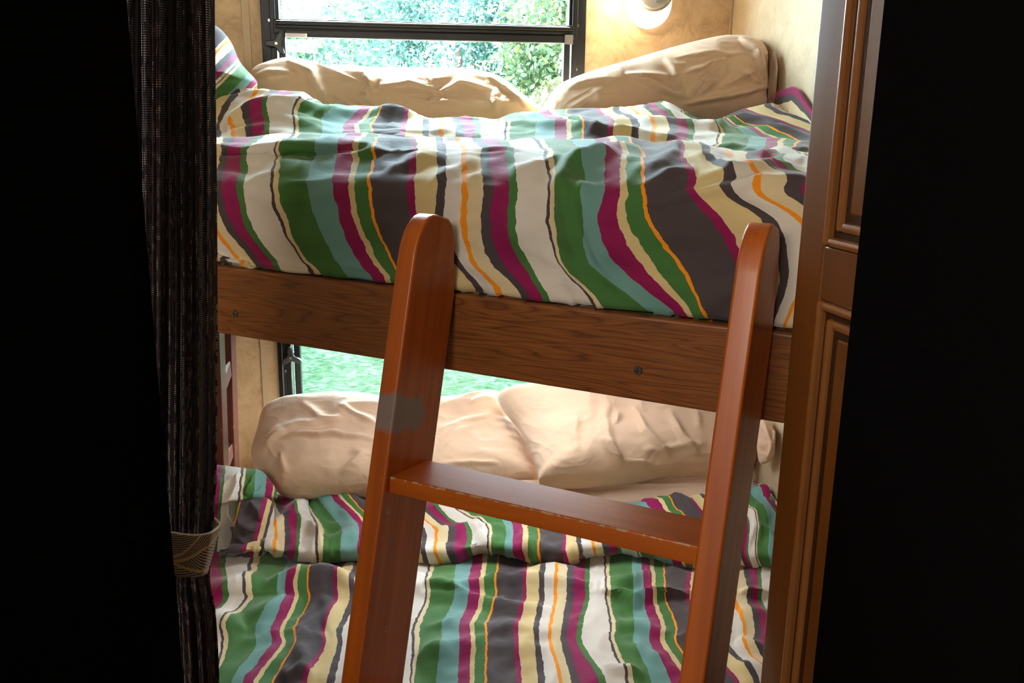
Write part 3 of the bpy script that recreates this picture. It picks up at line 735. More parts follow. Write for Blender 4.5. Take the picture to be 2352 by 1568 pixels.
# gathered left end of the upper duvet, heaped against the left wall
def umap_ul(x, y):
    q = (y - 95) * .9 + (x - 500) * .9
    return pchip([-60, 8, 16, 40, 78, 84, 96, 130, 152, 168, 180, 220], [535, 547, 585, 620, 701, 767, 787, 854, 906, 940, 1000, 1110], q) / PER, (x - y * .4) / 900
body('gathered_corner', [(455, 62), (484, 55), (500, 68), (512, 98), (527, 128), (545, 150), (570, 178), (573, 196), (566, 232), (520, 262), (470, 268), (440, 200), (440, 110)], (492, 168),
     (-.5, -1, .15), 2.02, .07, M_DUVET, du, folds=[([(500, 95), (508, 130), (500, 170)], .012, 12, 1.4), ([(524, 135), (548, 160), (572, 182)], .010, 9, 1.5), ([(495, 170), (540, 172), (570, 190)], .012, 9, 1.6), ([(497, 205), (540, 192), (572, 195)], .010, 9, 1.6)],
     umap=umap_ul, zmin=1.34, noise=.007, seed=3)

# ---- lower duvet ----------------------------------------------------
KL0 = [(450, 425), (560, 526),(600,585),(637,627),(680,701),(712,767),(718,787),(735,854),(765,906),(801,986),(862,1082),(908,1153),(942,1212),(972,1254),(1008,1328),(1043,1394),(1062,1414),(1110,1481),(1152,1533),(1205,1613),(1255,1709),(1300,1780),(1340,1839),(1390,2030),(1428,2108),(1472,2160),(1530,2240),(1571,2336),(1605,2407),(1660,2540),(1735,2787),(1773,2850),(1850,2960)]
KL1 = [(560,455),(600,526),(632,585),(657,627),(690,701),(727,767),(745,787),(785.6,854),(824,906),(868,986),(922,1082),(967,1153),(997,1212),(1026,1254),(1080,1328),(1118,1394),(1129,1414),(1160,1481),(1178,1533),(1234,1613),(1290,1709),(1323,1780),(1357,1839),(1395,1900),(1440,1990),(1500,2108),(1560,2200),(1620,2336),(1680,2450),(1745,2700),(1790,2800)]
KL2 = [(560,470),(600,526),(628,585),(650,627),(686,701),(731,767),(742,787),(788,854),(830,906),(880,986),(930,1082),(975,1153),(1008,1212),(1038,1254),(1088,1328),(1122,1394),(1133,1414),(1165,1481),(1190,1533),(1240,1613),(1296,1709),(1330,1780),(1365,1839),(1400,1900),(1450,1990),(1510,2108),(1570,2200),(1630,2336),(1690,2450),(1755,2700),(1800,2800)]
YL0 = [(470, 1150), (600, 1150), (640, 1137), (680, 1139), (710, 1152), (740, 1126), (780, 1121), (810, 1124), (850, 1140), (980, 1150), (1250, 1146), (1400, 1141), (1500, 1136), (1560, 1130), (1625, 1120), (1740, 1110), (1850, 1110)]
YL1 = [(470, 1215), (640, 1205), (720, 1222), (800, 1215), (980, 1218), (1080, 1225), (1180, 1208), (1280, 1225), (1400, 1212), (1600, 1200), (1850, 1190)]
YL1b = [(470, 1262), (640, 1258), (720, 1262), (800, 1258), (980, 1262), (1100, 1252), (1200, 1256), (1300, 1262), (1400, 1252), (1600, 1262), (1850, 1270)]
YL2 = [(470, 1280), (600, 1268), (640, 1282), (700, 1288), (760, 1290), (830, 1284), (969, 1292), (1035, 1288), (1129, 1266), (1188, 1280), (1234, 1292), (1300, 1288), (1328, 1276), (1400, 1270), (1500, 1282), (1600, 1302), (1740, 1300), (1850, 1300)]
def at_h(dz): return lambda x, y: at_z(x, y, ZLOW + dz)
def at_yd(Yd): return lambda x, y: at_Y(x, y, Yd)
rowsL = [
    (KL0, lin(YL0, 26), at_yd(2.16)), (KL0, lin(YL0, 4), at_yd(2.12)), (KL0, YL0, at_yd(2.06)), (KL0, lin(YL0, 16), at_yd(2.0)),
    (KL1, YL1, at_yd(1.885)), (KL1, YL1b, at_h(.042)), (KL2, YL2, at_h(.010)), (KL2, lin(YL2, -4), at_h(.002)), (KL2, lin(YL2, -24), at_h(.0)),
]
Ul = np.linspace(400, 3000, 640)
P, Uc, Vc = cloth_rows(rowsL, Ul, 9, (410, 1960)); N = normals(P); X, Y = px_of(P)
lo_folds = [
    ([(660, 1187), (700, 1215), (745, 1255)], .022, 16, 2.0), ([(625, 1215), (662, 1185), (720, 1150)], .014, 14, 1.2), ([(600, 1252), (640, 1252)], .010, 10, 1.4),
    ([(715, 1165), (735, 1215), (760, 1250)], .010, 14, 1.0), ([(750, 1252), (800, 1240), (850, 1236)], .016, 12, 1.4), ([(740, 1200), (790, 1218), (840, 1222)], .008, 12, 1.0),
    ([(780, 1125), (800, 1180), (815, 1240)], .008, 18, 1.0), ([(690, 1240), (760, 1258)], .008, 12, 1.0),
    ([(975, 1228), (1050, 1224), (1090, 1212)], .014, 12, 1.5), ([(1050, 1235), (1100, 1218), (1180, 1222)], .014, 12, 1.4), ([(1070, 1208), (1130, 1192), (1180, 1200)], .010, 10, 1.3),
    ([(1080, 1220), (1130, 1250), (1140, 1270)], .010, 12, 1.0), ([(1190, 1230), (1220, 1260), (1240, 1290)], .012, 12, 1.0), ([(1330, 1250), (1300, 1290)], .010, 10, 1.0),
    ([(1470, 1160), (1560, 1150), (1610, 1165)], .010, 10, 1.2), ([(1730, 1135), (1780, 1138)], .012, 8, 1.4), ([(1725, 1215), (1780, 1222)], .014, 10, 1.4), ([(1715, 1180), (1770, 1190)], .010, 16, 1.0),
]
disp = crease(X, Y, lo_folds, 1.35, .85) + .006 * fbm(np.stack([Uc * 6, Vc * 14, Uc * 0 + 3], -1), 3) + .0022 * ridged(np.stack([Uc * 12, Vc * 30, Uc * 0], -1))
P = keep_in(P + N * disp[..., None]); P[..., 2] = np.maximum(P[..., 2], ZLOW - .004)
dl_top = grid_mesh('folded_top', P, Uc, Vc, M_DUVET)
KM0 = [(476,20),(520,74),(575,140),(600,160),(665,227),(705,279),(735,359),(790,455),(815,526),(985,767),(1000,787),(1050,854),(1084,906),(1141,986),(1201,1082),(1242,1153),(1275,1212),(1303,1254),(1353,1328),(1384,1394),(1397,1414),(1449,1481),(1470,1533),(1520,1613),(1576,1709),(1640,1800),(1704,1880),(1740,1950),(1780,2010)]
KM1 = [(470,0),(482,20),(525,74),(560,140),(581,160),(640,227),(660,279),(708,359),(768,455),(803,526),(976,767),(988,787),(1043,854),(1077,906),(1136,986),(1198,1082),(1237,1153),(1271,1212),(1300,1254),(1351,1328),(1387,1394),(1399,1414),(1451,1481),(1476,1533),(1522,1613),(1572,1709),(1640,1800),(1712,1881),(1745,1955),(1790,2030)]
KM2 = [(455,20),(480,74),(510,140),(525,160),(590,227),(625,279),(676,359),(740,455),(775,526),(946,767),(964,787),(1015,854),(1056,906),(1114,986),(1179,1082),(1225,1153),(1260,1212),(1289,1254),(1336,1328),(1397,1394),(1411,1414),(1453,1481),(1491,1533),(1548,1613),(1610,1709),(1660,1780),(1703,1839),(1730,1881),(1780,1960)]
KM3 = [(430,20),(460,74),(493,140),(499,160),(538,227),(564,279),(627,359),(695,455),(752,526),(941,767),(952,787),(1000,854),(1052,906),(1112,986),(1187,1082),(1235,1153),(1280,1212),(1310,1254),(1385,1328),(1432,1394),(1451,1414),(1490,1481),(1535,1533),(1610,1613),(1680,1709),(1725,1780),(1775,1850),(1810,1900)]
def flat(y): return [(400, y), (1950, y)]
def at_h(dz): return lambda x, y: at_z(x, y, ZLOW + dz)
YM0 = [(470, 1300), (600, 1285), (700, 1298), (969, 1300), (1129, 1290), (1300, 1300), (1480, 1296), (1600, 1310), (1850, 1312)]
YM1 = [(470, 1345), (600, 1345), (840, 1335), (1000, 1335), (1240, 1342), (1500, 1345), (1850, 1345)]
def to_front(x, y, e, z):
    p = at_z(x, y, ZLOW); p = p + INN * (e - ((p - RO) @ INN))[..., None]; p[..., 2] = z; return p
rowsM = [
    (KM0, lin(YM0, -30), at_h(-.006)), (KM0, lin(YM0, -8), at_h(-.004)), (KM1, YM1, at_h(.024)), (KM1, flat(1378), at_h(.016)),
    (KM2, flat(1440), at_h(.018)), (KM2, flat(1480), at_h(.016)), (KM3, flat(1560), at_h(.014)), (KM3, flat(1600), at_h(.010)), (KM3, flat(1640), at_h(.006)),
    (KM3, flat(1640), lambda x, y: to_front(x, y, -.118, ZLOW - .006)), (KM3, flat(1640), lambda x, y: to_front(x, y, -.132, ZLOW - .06)), (KM3, flat(1640), lambda x, y: to_front(x, y, -.132, .36)),
]
Um = np.linspace(-40, 2080, 560)
P, Uc, Vc = cloth_rows(rowsM, Um, 9, (395, 1950)); N = normals(P); X, Y = px_of(P)
mid_folds = [
    ([(600, 1345), (680, 1335), (760, 1332), (830, 1340)], .020, 16, 1.4), ([(480, 1365), (560, 1342), (610, 1330)], .016, 18, 1.2), ([(560, 1425), (640, 1395), (690, 1370)], .010, 18, 1.2),
    ([(970, 1345), (1020, 1352), (1080, 1372)], .012, 11, 1.6), ([(1030, 1355), (1110, 1342), (1240, 1340), (1340, 1346), (1380, 1340)], .014, 11, 1.8),
    ([(960, 1368), (1060, 1378), (1180, 1400), (1280, 1405)], .012, 13, 1.6), ([(1180, 1318), (1280, 1312), (1400, 1332)], .008, 10, 1.6),
    ([(1385, 1340), (1440, 1346), (1490, 1330), (1480, 1310)], .014, 12, 1.6), ([(1380, 1355), (1460, 1392), (1530, 1372), (1590, 1366)], .020, 13, 2.2),
    ([(1700, 1362), (1765, 1366)], .014, 10, 2.0), ([(1700, 1300), (1760, 1300)], .012, 12, 1.2), ([(1700, 1408), (1770, 1412)], .008, 14, 1.0),
    ([(700, 1440), (680, 1480), (700, 1520), (690, 1560)], .008, 18, 1.0), ([(640, 1540), (660, 1555), (720, 1540)], .008, 12, 1.0), ([(740, 1370), (760, 1400), (740, 1440)], .008, 16, 1.0),
    ([(490, 1400), (520, 1440), (560, 1430)], .012, 24, 1.0), ([(980, 1440), (1060, 1436), (1140, 1450), (1300, 1446)], .006, 16, 1.2), ([(960, 1500), (1100, 1486), (1300, 1500)], .006, 18, 1.2),
    ([(1380, 1430), (1460, 1440), (1560, 1470)], .008, 14, 1.2), ([(1390, 1480), (1470, 1500), (1560, 1550)], .007, 14, 1.2), ([(1380, 1540), (1450, 1552), (1480, 1560)], .012, 12, 1.6),
    ([(950, 1515), (1000, 1505), (1060, 1515)], .010, 14, 1.3), ([(1690, 1470), (1760, 1490)], .008, 12, 1.2), ([(1690, 1530), (1760, 1545)], .008, 12, 1.2), ([(1130, 1420), (1200, 1470), (1210, 1540)], .005, 24, 1.0),
]
disp = crease(X, Y, mid_folds, 1.5, .8) + .005 * fbm(np.stack([Uc * 6, Vc * 10, Uc * 0 + 5], -1), 3) + .0024 * ridged(np.stack([Uc * 9, Vc * 26 + Uc * 4, Uc * 0], -1))
P = keep_in(P + N * disp[..., None]); P[:-27, :, 2] = np.maximum(P[:-27, :, 2], ZLOW - .004)
dl = link('duvet', grid_mesh('duvet', P, Uc, Vc, M_DUVET), M_DUVET)
tag(dl, 'striped duvet on the lower bunk, its top end turned back in a crumpled roll', 'duvet')
link('turned_back_top', dl_top, M_DUVET, dl)
for o in (dl, dl.children[0]):
    md = o.modifiers.new('thickness', 'SOLIDIFY'); md.thickness = .006; md.offset = -1
def umap_ll(x, y):
    q = x + (y - 1100) * .10
    return pchip([470, 486, 507, 514, 549, 556, 562, 585, 612, 628, 650], [-20, 20, 58, 74, 140, 149, 160, 227, 279, 312, 400], q) / PER, y / 900
body('heaped_corner', [(440, 1075), (470, 1064), (500, 1067), (560, 1074), (592, 1078), (606, 1092), (624, 1118), (627, 1140), (600, 1150), (570, 1160), (552, 1210), (548, 1262), (530, 1278), (480, 1288), (440, 1280), (425, 1180)], (515, 1165),
     (-.35, -1, .45), 1.93, .085, M_DUVET, dl, folds=[([(548, 1085), (556, 1110), (545, 1150), (540, 1250)], .020, 12, 1.6), ([(590, 1080), (588, 1110), (570, 1140)], .016, 10, 1.3), ([(612, 1098), (606, 1125), (580, 1150)], .014, 8, 1.3), ([(492, 1085), (506, 1110), (500, 1180)], .010, 10, 1.2)],
     umap=umap_ll, zmin=.548, noise=.008, seed=5)
def umap_lm(x, y):
    q = x + (y - 1200) * .25
    return pchip([540, 556, 590, 600, 612, 640], [365, 400, 455, 471, 526, 600], q) / PER, y / 900
body('twisted_fold', [(545, 1165), (560, 1140), (600, 1140), (622, 1152), (625, 1190), (618, 1225), (612, 1265), (590, 1285), (562, 1282), (548, 1240)], (585, 1208),
     (-.2, -1, .5), 1.86, .05, M_DUVET, dl, folds=[([(556, 1170), (566, 1205), (590, 1218), (610, 1205)], .016, 9, 1.5), ([(580, 1150), (600, 1170), (604, 1200)], .014, 8, 1.2), ([(562, 1180), (556, 1230), (575, 1270)], .012, 8, 1.2)],
     umap=umap_lm, zmin=.548, noise=.006, seed=8)

# ------------------------------------------------------------------ pillows
WN = (.105, -1, 0)
pl = body('pillow', [(574, 186), (584, 160), (610, 148), (640, 140), (665, 139), (695, 149), (730, 158), (765, 157), (800, 156), (840, 161), (900, 163), (970, 163), (1040, 164), (1085, 167), (1125, 172), (1160, 186), (1195, 215), (1235, 244), (1258, 268), (1235, 300), (1100, 315), (850, 318), (640, 310), (590, 270)], (880, 236),
     (.105, -1, .22), 2.285, .125, M_CASE, folds=[([(660, 140), (710, 165), (735, 215), (760, 250)], .016, 14, 2.0), ([(830, 160), (850, 190), (840, 215), (850, 260)], .012, 12, 1.6), ([(765, 215), (800, 240), (830, 260)], .010, 12, 1.4), ([(575, 180), (620, 168), (680, 170)], .010, 9, 1.5),
     ([(1120, 172), (1165, 205), (1215, 250)], .008, 10, 1.5), ([(1135, 195), (1138, 240), (1142, 268)], .006, 8, 1.4), ([(980, 170), (985, 225), (992, 262)], .006, 9, 1.5), ([(870, 195), (940, 190), (1000, 205)], .006, 8, 1.3), ([(1000, 215), (1060, 190), (1130, 205)], .006, 8, 1.3), ([(940, 232), (1040, 236), (1130, 244)], .006, 8, 1.3)],
     noise=.008, nscale=8, fs=1.7, zmin=1.338, seed=1, prof=(2.6, .5))
tag(pl, 'wide low tan pillow under the upper window, left of the other pillow', 'pillow', 'tan pillows on the bunks')
pr = body('pillow', [(1246, 250), (1262, 222), (1280, 198), (1310, 183), (1360, 165), (1430, 145), (1500, 124), (1560, 107), (1610, 95), (1650, 87), (1690, 86), (1715, 90), (1745, 100), (1790, 111), (1812, 120), (1820, 145), (1816, 190), (1814, 245), (1800, 290), (1600, 320), (1400, 310), (1262, 290)], (1560, 210),
     (.105, -1, .18), 2.275, .135, M_CASE, folds=[([(1700, 90), (1735, 120), (1750, 170), (1765, 200)], .018, 13, 1.8), ([(1525, 135), (1545, 165), (1560, 205), (1575, 235)], .012, 12, 1.5), ([(1670, 130), (1640, 185), (1600, 225)], .009, 9, 1.6), ([(1660, 130), (1610, 190), (1580, 230)], .007, 7, 1.4),
     ([(1430, 165), (1490, 190), (1560, 225), (1575, 235)], .012, 11, 1.7), ([(1430, 168), (1500, 172), (1550, 178)], .007, 8, 1.5), ([(1565, 245), (1650, 225), (1750, 205), (1810, 200)], .010, 9, 1.8), ([(1545, 130), (1640, 122), (1720, 125)], .006, 8, 1.3), ([(1560, 172), (1620, 155), (1665, 130)], .007, 8, 1.4), ([(1650, 205), (1690, 180), (1740, 165)], .006, 8, 1.4),
     ([(1280, 220), (1330, 190), (1400, 175)], .006, 12, 1.2), ([(1360, 200), (1385, 245)], .005, 12, 1.2), ([(1690, 160), (1720, 180), (1760, 200)], .007, 8, 1.3)],
     noise=.009, nscale=8, fs=1.7, zmin=1.338, seed=2, prof=(2.6, .5))
tag(pr, 'plump tan pillow rising into the corner beside the wall lamp', 'pillow', 'tan pillows on the bunks')
body('open_hem', [(1806, 125), (1820, 118), (1832, 128), (1838, 160), (1848, 200), (1840, 235), (1830, 255), (1812, 258), (1808, 220), (1812, 170)], (1824, 195), (.3, -1, .1), 2.16, .022, M_CASE, pr,
     folds=[([(1815, 130), (1822, 160), (1818, 240)], .010, 6, 1.5)], noise=.006, nscale=10, seed=4, na=120, nr=24)
body('pillowcase_end', [(1812, 130), (1830, 119), (1850, 128), (1860, 160), (1867, 210), (1862, 262), (1835, 275), (1815, 260), (1810, 190)], (1840, 195), (.2, -1, .1), 2.25, .03, M_CASE, pr, noise=.004, nscale=9, seed=6, na=120, nr=24)
pll = body('pillow', [(576, 1042), (590, 990), (600, 950), (618, 932), (650, 922), (720, 917), (790, 918), (840, 922), (880, 930), (950, 936), (1010, 930), (1070, 922), (1120, 914), (1150, 910), (1168, 935), (1185, 975), (1205, 1010), (1224, 1050), (1238, 1088), (1234, 1106), (1190, 1110), (1100, 1112), (980, 1124), (850, 1131), (740, 1130), (660, 1130), (634, 1122), (606, 1092), (585, 1068)], (890, 1030),
     (.105, -.50, .86), 2.13, .085, M_CASE, folds=[([(580, 1060), (610, 1020), (650, 985), (760, 965), (860, 962)], .010, 14, 1.3), ([(640, 1010), (700, 1003), (800, 1000), (865, 1008)], .014, 10, 2.0), ([(690, 920), (730, 955), (770, 975)], .006, 12, 1.3), ([(780, 930), (830, 960), (870, 975)], .008, 9, 1.4), ([(800, 1030), (830, 1040), (815, 1065), (780, 1090)], .010, 12, 1.3),
     ([(640, 1118), (760, 1118), (870, 1114)], .012, 6, 1.6), ([(645, 1040), (655, 1090), (652, 1128)], .009, 9, 1.4), ([(1005, 1000), (1060, 965), (1130, 950)], .008, 9, 1.4), ([(1010, 1040), (1060, 985), (1090, 975)], .007, 9, 1.4), ([(1180, 970), (1215, 1030), (1238, 1085)], .008, 9, 1.4), ([(1010, 1066), (1080, 1062), (1150, 1066)], .007, 8, 1.4),
     ([(1080, 925), (1120, 918), (1150, 925)], .008, 8, 1.3), ([(600, 1010), (640, 975)], .008, 6, 1.3), ([(605, 1025), (650, 990)], .008, 6, 1.3)],
     noise=.008, nscale=8, zmin=.528, seed=11, prof=(3.0, .5))
tag(pll, 'tan pillow lying at the left end of the lower bunk, seen behind the ladder', 'pillow', 'tan pillows on the bunks')
plr = body('pillow', [(1142, 912), (1160, 900), (1182, 897), (1230, 896), (1290, 890), (1350, 888), (1420, 893), (1500, 902), (1580, 912), (1660, 925), (1720, 942), (1762, 965), (1775, 1000), (1768, 1050), (1740, 1072), (1690, 1084), (1640, 1086), (1560, 1088), (1480, 1098), (1400, 1106), (1300, 1110), (1244, 1106), (1236, 1080), (1222, 1040), (1205, 1005), (1188, 972), (1165, 945)], (1450, 1000),
     (.105, -.58, .80), 2.12, .095, M_CASE, folds=[([(1395, 915), (1385, 960), (1395, 1010), (1430, 1080)], .010, 12, 1.4), ([(1455, 930), (1480, 990), (1540, 1055)], .012, 11, 1.6), ([(1530, 940), (1560, 1000), (1605, 1058)], .012, 10, 1.6), ([(1330, 940), (1320, 1000), (1330, 1040)], .006, 12, 1.2), ([(1420, 930), (1410, 975)], .007, 8, 1.3), ([(1590, 935), (1600, 985)], .007, 8, 1.3),
     ([(1380, 1005), (1420, 1050), (1440, 1082)], .010, 9, 1.5), ([(1480, 1040), (1540, 1030), (1620, 1020)], .006, 10, 1.2), ([(1430, 1060), (1520, 1075), (1620, 1062)], .008, 9, 1.4), ([(1200, 985), (1240, 1040), (1250, 1090)], .006, 12, 1.2)],
     noise=.009, nscale=8, zmin=.528, seed=12, prof=(2.8, .5))
tag(plr, 'tan pillow at the right end of the lower bunk, brightly lit along its top', 'pillow', 'tan pillows on the bunks')
body('pillowcase_end', [(1748, 965), (1775, 968), (1795, 980), (1800, 1010), (1790, 1040), (1770, 1058), (1745, 1062), (1738, 1010)], (1768, 1012), (-.2, -1, .3), 2.0, .03, M_CASE, plr, folds=[([(1760, 975), (1770, 1010), (1762, 1050)], .012, 7, 1.4), ([(1785, 985), (1775, 1020)], .010, 6, 1.4)], noise=.010, nscale=14, seed=14, na=120, nr=24)
# folded top sheet showing between the lower pillows and the duvet
sh = body('top_sheet', [(1130, 1112), (1240, 1104), (1320, 1103), (1420, 1096), (1520, 1094), (1620, 1086), (1760, 1085), (1800, 1110), (1780, 1140), (1620, 1150), (1400, 1158), (1200, 1150)], (1470, 1124), (0, -.35, 1), 2.05, .018, M_SHEET,
     folds=[([(1240, 1112), (1360, 1110), (1480, 1102), (1640, 1100)], .012, 5, 2.0), ([(1330, 1124), (1450, 1118), (1620, 1114)], .008, 5, 1.6)], zmin=.526, noise=.004, nscale=9, seed=15, na=140, nr=26)
tag(sh, 'folded edge of a tan top sheet between the lower pillows and the striped duvet', 'sheet')

# ------------------------------------------------------------------ the ladder in front
LP = np.array([-.1642, 1.1246, 1.5 - .3205]); TH = .2639; SP = .4264; LW = .1118; LT = .027
LA = Z * math.cos(TH) + INN * math.sin(TH); LM = INN * math.cos(TH) - Z * math.sin(TH)   # along the rail, across its depth
ladder = empty('bunk_ladder', LP + RAIL * SP / 2 - LA * 1.0, 'reddish cherry bunk ladder leaning on the upper bunk front board', 'ladder')
def rail_profile(top):
    """(depth, height) outline in the rail's own plane, local x = depth, z = along"""
    # the back is cut plumb where it meets the bed board
    e0 = LP @ INN - C0
    cut = -.004
    def back_w(s): return min(LW, (cut - e0 - s * math.sin(TH)) / math.cos(TH))
    s_cut = (cut - e0 - LW * math.cos(TH)) / math.sin(TH)
    p = [(0, -1.14), (0, top - .062)]
    for k in range(1, 9):
        a = math.pi / 2 * k / 8; p.append((.042 * (1 - math.cos(a)), top - .062 + .062 * math.sin(a)))
    wb = back_w(top)
    p += [(max(.05, wb - .014), top - .0005), (wb - .004, top - .006), (back_w(top - .018), top - .018), (LW, s_cut), (LW, -1.14)]
    return p
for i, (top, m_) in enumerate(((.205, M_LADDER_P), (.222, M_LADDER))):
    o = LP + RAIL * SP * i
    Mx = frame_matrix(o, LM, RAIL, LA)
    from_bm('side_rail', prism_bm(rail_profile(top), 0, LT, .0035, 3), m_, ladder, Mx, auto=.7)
PHI = .0842; RQ = INN * math.cos(PHI) - Z * math.sin(PHI); RN = Z * math.cos(PHI) + INN * math.sin(PHI)
for h in (-.1334, -.45, -.77):
    o = LP + LA * h + LM * .008
    # local x along the rung from the left rail's inner face, y = tread depth, z = up (0 at the top face)
    b = box_bm(LT, SP, 0, .0875, -.0224, 0, .0025, 2)
    from_bm('rung', b, M_RUNG, ladder, frame_matrix(o, RAIL, RQ, RN), auto=.7)

# a second ladder stored at the left end of the lower bunk
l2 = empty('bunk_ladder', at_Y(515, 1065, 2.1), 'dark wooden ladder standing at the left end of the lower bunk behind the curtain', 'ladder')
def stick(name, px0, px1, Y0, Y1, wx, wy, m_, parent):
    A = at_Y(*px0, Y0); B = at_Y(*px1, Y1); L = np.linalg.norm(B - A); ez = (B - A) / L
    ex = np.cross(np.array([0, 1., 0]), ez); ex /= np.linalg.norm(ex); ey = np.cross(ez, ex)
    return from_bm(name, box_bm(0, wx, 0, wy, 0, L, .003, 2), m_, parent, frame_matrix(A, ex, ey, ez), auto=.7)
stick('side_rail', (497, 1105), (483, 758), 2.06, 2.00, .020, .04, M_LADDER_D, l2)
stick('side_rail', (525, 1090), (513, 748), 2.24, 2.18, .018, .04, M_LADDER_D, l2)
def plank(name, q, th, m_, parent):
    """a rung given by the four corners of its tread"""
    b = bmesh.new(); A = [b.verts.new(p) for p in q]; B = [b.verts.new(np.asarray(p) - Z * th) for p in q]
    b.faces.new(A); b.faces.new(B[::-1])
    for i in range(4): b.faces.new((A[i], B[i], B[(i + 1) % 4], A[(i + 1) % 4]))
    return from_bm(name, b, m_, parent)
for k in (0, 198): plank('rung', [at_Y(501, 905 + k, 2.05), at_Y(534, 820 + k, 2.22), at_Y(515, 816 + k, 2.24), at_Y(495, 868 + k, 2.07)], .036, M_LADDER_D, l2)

# ------------------------------------------------------------------ curtain and its tie
def curtain():
    rowsY = np.linspace(-1500, 1760, 230)
    edge = pchip([-200, 0, 400, 760, 1070, 1190, 1270, 1335, 1420, 1568, 1800], [481, 483, 486, 487, 485, 480, 474, 470, 483, 492, 498], rowsY)
    ncol = 260; t = np.linspace(0, 1, ncol)
    P = np.zeros((len(rowsY), ncol, 3)); Uc = np.zeros(P.shape[:2]); Vc = np.zeros(P.shape[:2])
    for i, y in enumerate(rowsY):
        pinch = math.exp(-((y - 1270) / 130) ** 2)
        x = 250 + 20 * pinch + (edge[i] - 250 - 20 * pinch) * t
        base_ = at_Y(x, np.full_like(x, y), 1.04)
        ph = t * 2 * math.pi * 7.5 + .5 * np.sin(t * 9 + y * .0012)
        amp = .013 * (1 - .45 * pinch) * (.55 + .45 * np.sin(t * 23 + 1.1 + y * .0006))
        wob = amp * np.sin(ph) + .004 * np.sin(ph * 2.7 + y * .002)
        wob = wob + np.where(t > .96, (t - .96) / .04 * .012, 0)
        base_[:, 1] += wob
        P[i] = base_
        d = np.concatenate([[0], np.cumsum(np.linalg.norm(np.diff(base_, axis=0), axis=1))]); Uc[i] = d - d[-1]
        Vc[i] = P[i][:, 2]
    o = link('curtain', grid_mesh('curtain', P, Uc, Vc, M_CURTAIN), M_CURTAIN)
    md = o.modifiers.new('thickness', 'SOLIDIFY'); md.thickness = .002
    return o
cu = curtain(); tag(cu, 'dark woven curtain gathered at the left of the bunks', 'curtain')
# rail the curtain hangs from, above the picture
ct = from_bm('curtain_track', box_bm(-1.0, .6, 1.025, 1.055, 2.20, 2.23, .004), M_BRIGHT); 
tag(ct, 'metal curtain track above the dark curtain', 'curtain track')
# tie: a patterned band round the gathered curtain
def tie_mat():
    m, nt, b = mat('leaf_band_fabric', (.3, .2, .1), .75, Sheen_Weight=.2)
    uv = nd(nt, 'ShaderNodeUVMap'); sp = nd(nt, 'ShaderNodeSeparateXYZ'); nt.links.new(uv.outputs[0], sp.inputs[0])
    u, v = sp.outputs[0], sp.outputs[1]                # u 0..1 along the front, v 0 (bottom)..1 (top)
    # curved leaf ribs: three arcs fanning from the left
    def arc(c0, c1, c2):
        t = mth(nt, 'ADD', mth(nt, 'ADD', mth(nt, 'MULTIPLY', u, vb=c1), vb=c0), mth(nt, 'MULTIPLY', mth(nt, 'MULTIPLY', u, u), vb=c2))
        return mth(nt, 'SUBTRACT', v, t)
    a1 = arc(.43, .05, 1.55); a2 = arc(.32, .12, .55); a3 = arc(.30, -.30, .06)
    def hatch(sx, sy, cx=0.0):
        s = mth(nt, 'ADD', mth(nt, 'MULTIPLY', u, vb=sx), mth(nt, 'MULTIPLY', v, vb=sy))
        if cx: s = mth(nt, 'ADD', s, mth(nt, 'MULTIPLY', mth(nt, 'MULTIPLY', u, u), vb=cx))
        return mth(nt, 'GREATER_THAN', mth(nt, 'FRACT', mth(nt, 'ADD', s, vb=40.0)), vb=.48)
    h_top = hatch(-1.2, 19, -9.0); h_mid = hatch(30, -9); h_low = hatch(13, 15); h_bot = hatch(-3, 17)
    def sel(c, a, b_):
        n = nd(nt, 'ShaderNodeMix', data_type='FLOAT'); nt.links.new(c, n.inputs['Factor']); nt.links.new(b_, n.inputs['A']); nt.links.new(a, n.inputs['B']); return n.outputs['Result']
    gt = lambda a: mth(nt, 'GREATER_THAN', a, vb=0.0)
    hz = sel(gt(a1), h_top, sel(gt(a2), h_mid, sel(gt(a3), h_low, h_bot)))
    rib = None
    for a, wdt in ((a1, .035), (a2, .036), (a3, .032)):
        k = mth(nt, 'LESS_THAN', mth(nt, 'ABSOLUTE', a), vb=wdt); rib = k if rib is None else mth(nt, 'MAXIMUM', rib, k)
    edge = mth(nt, 'GREATER_THAN', mth(nt, 'ABSOLUTE', mth(nt, 'SUBTRACT', v, vb=.5)), vb=.482)
    rgb = nd(nt, 'ShaderNodeRGB'); rgb.outputs[0].default_value = (.022, .012, .008, 1)
    c = mixc(nt, hz, rgb.outputs[0], (.36, .27, .165)); c = mixc(nt, rib, c, (.50, .30, .09)); c = mixc(nt, edge, c, (.58, .50, .38))
    nt.links.new(c, b.inputs['Base Color'])
    return m
M_TIE = tie_mat()
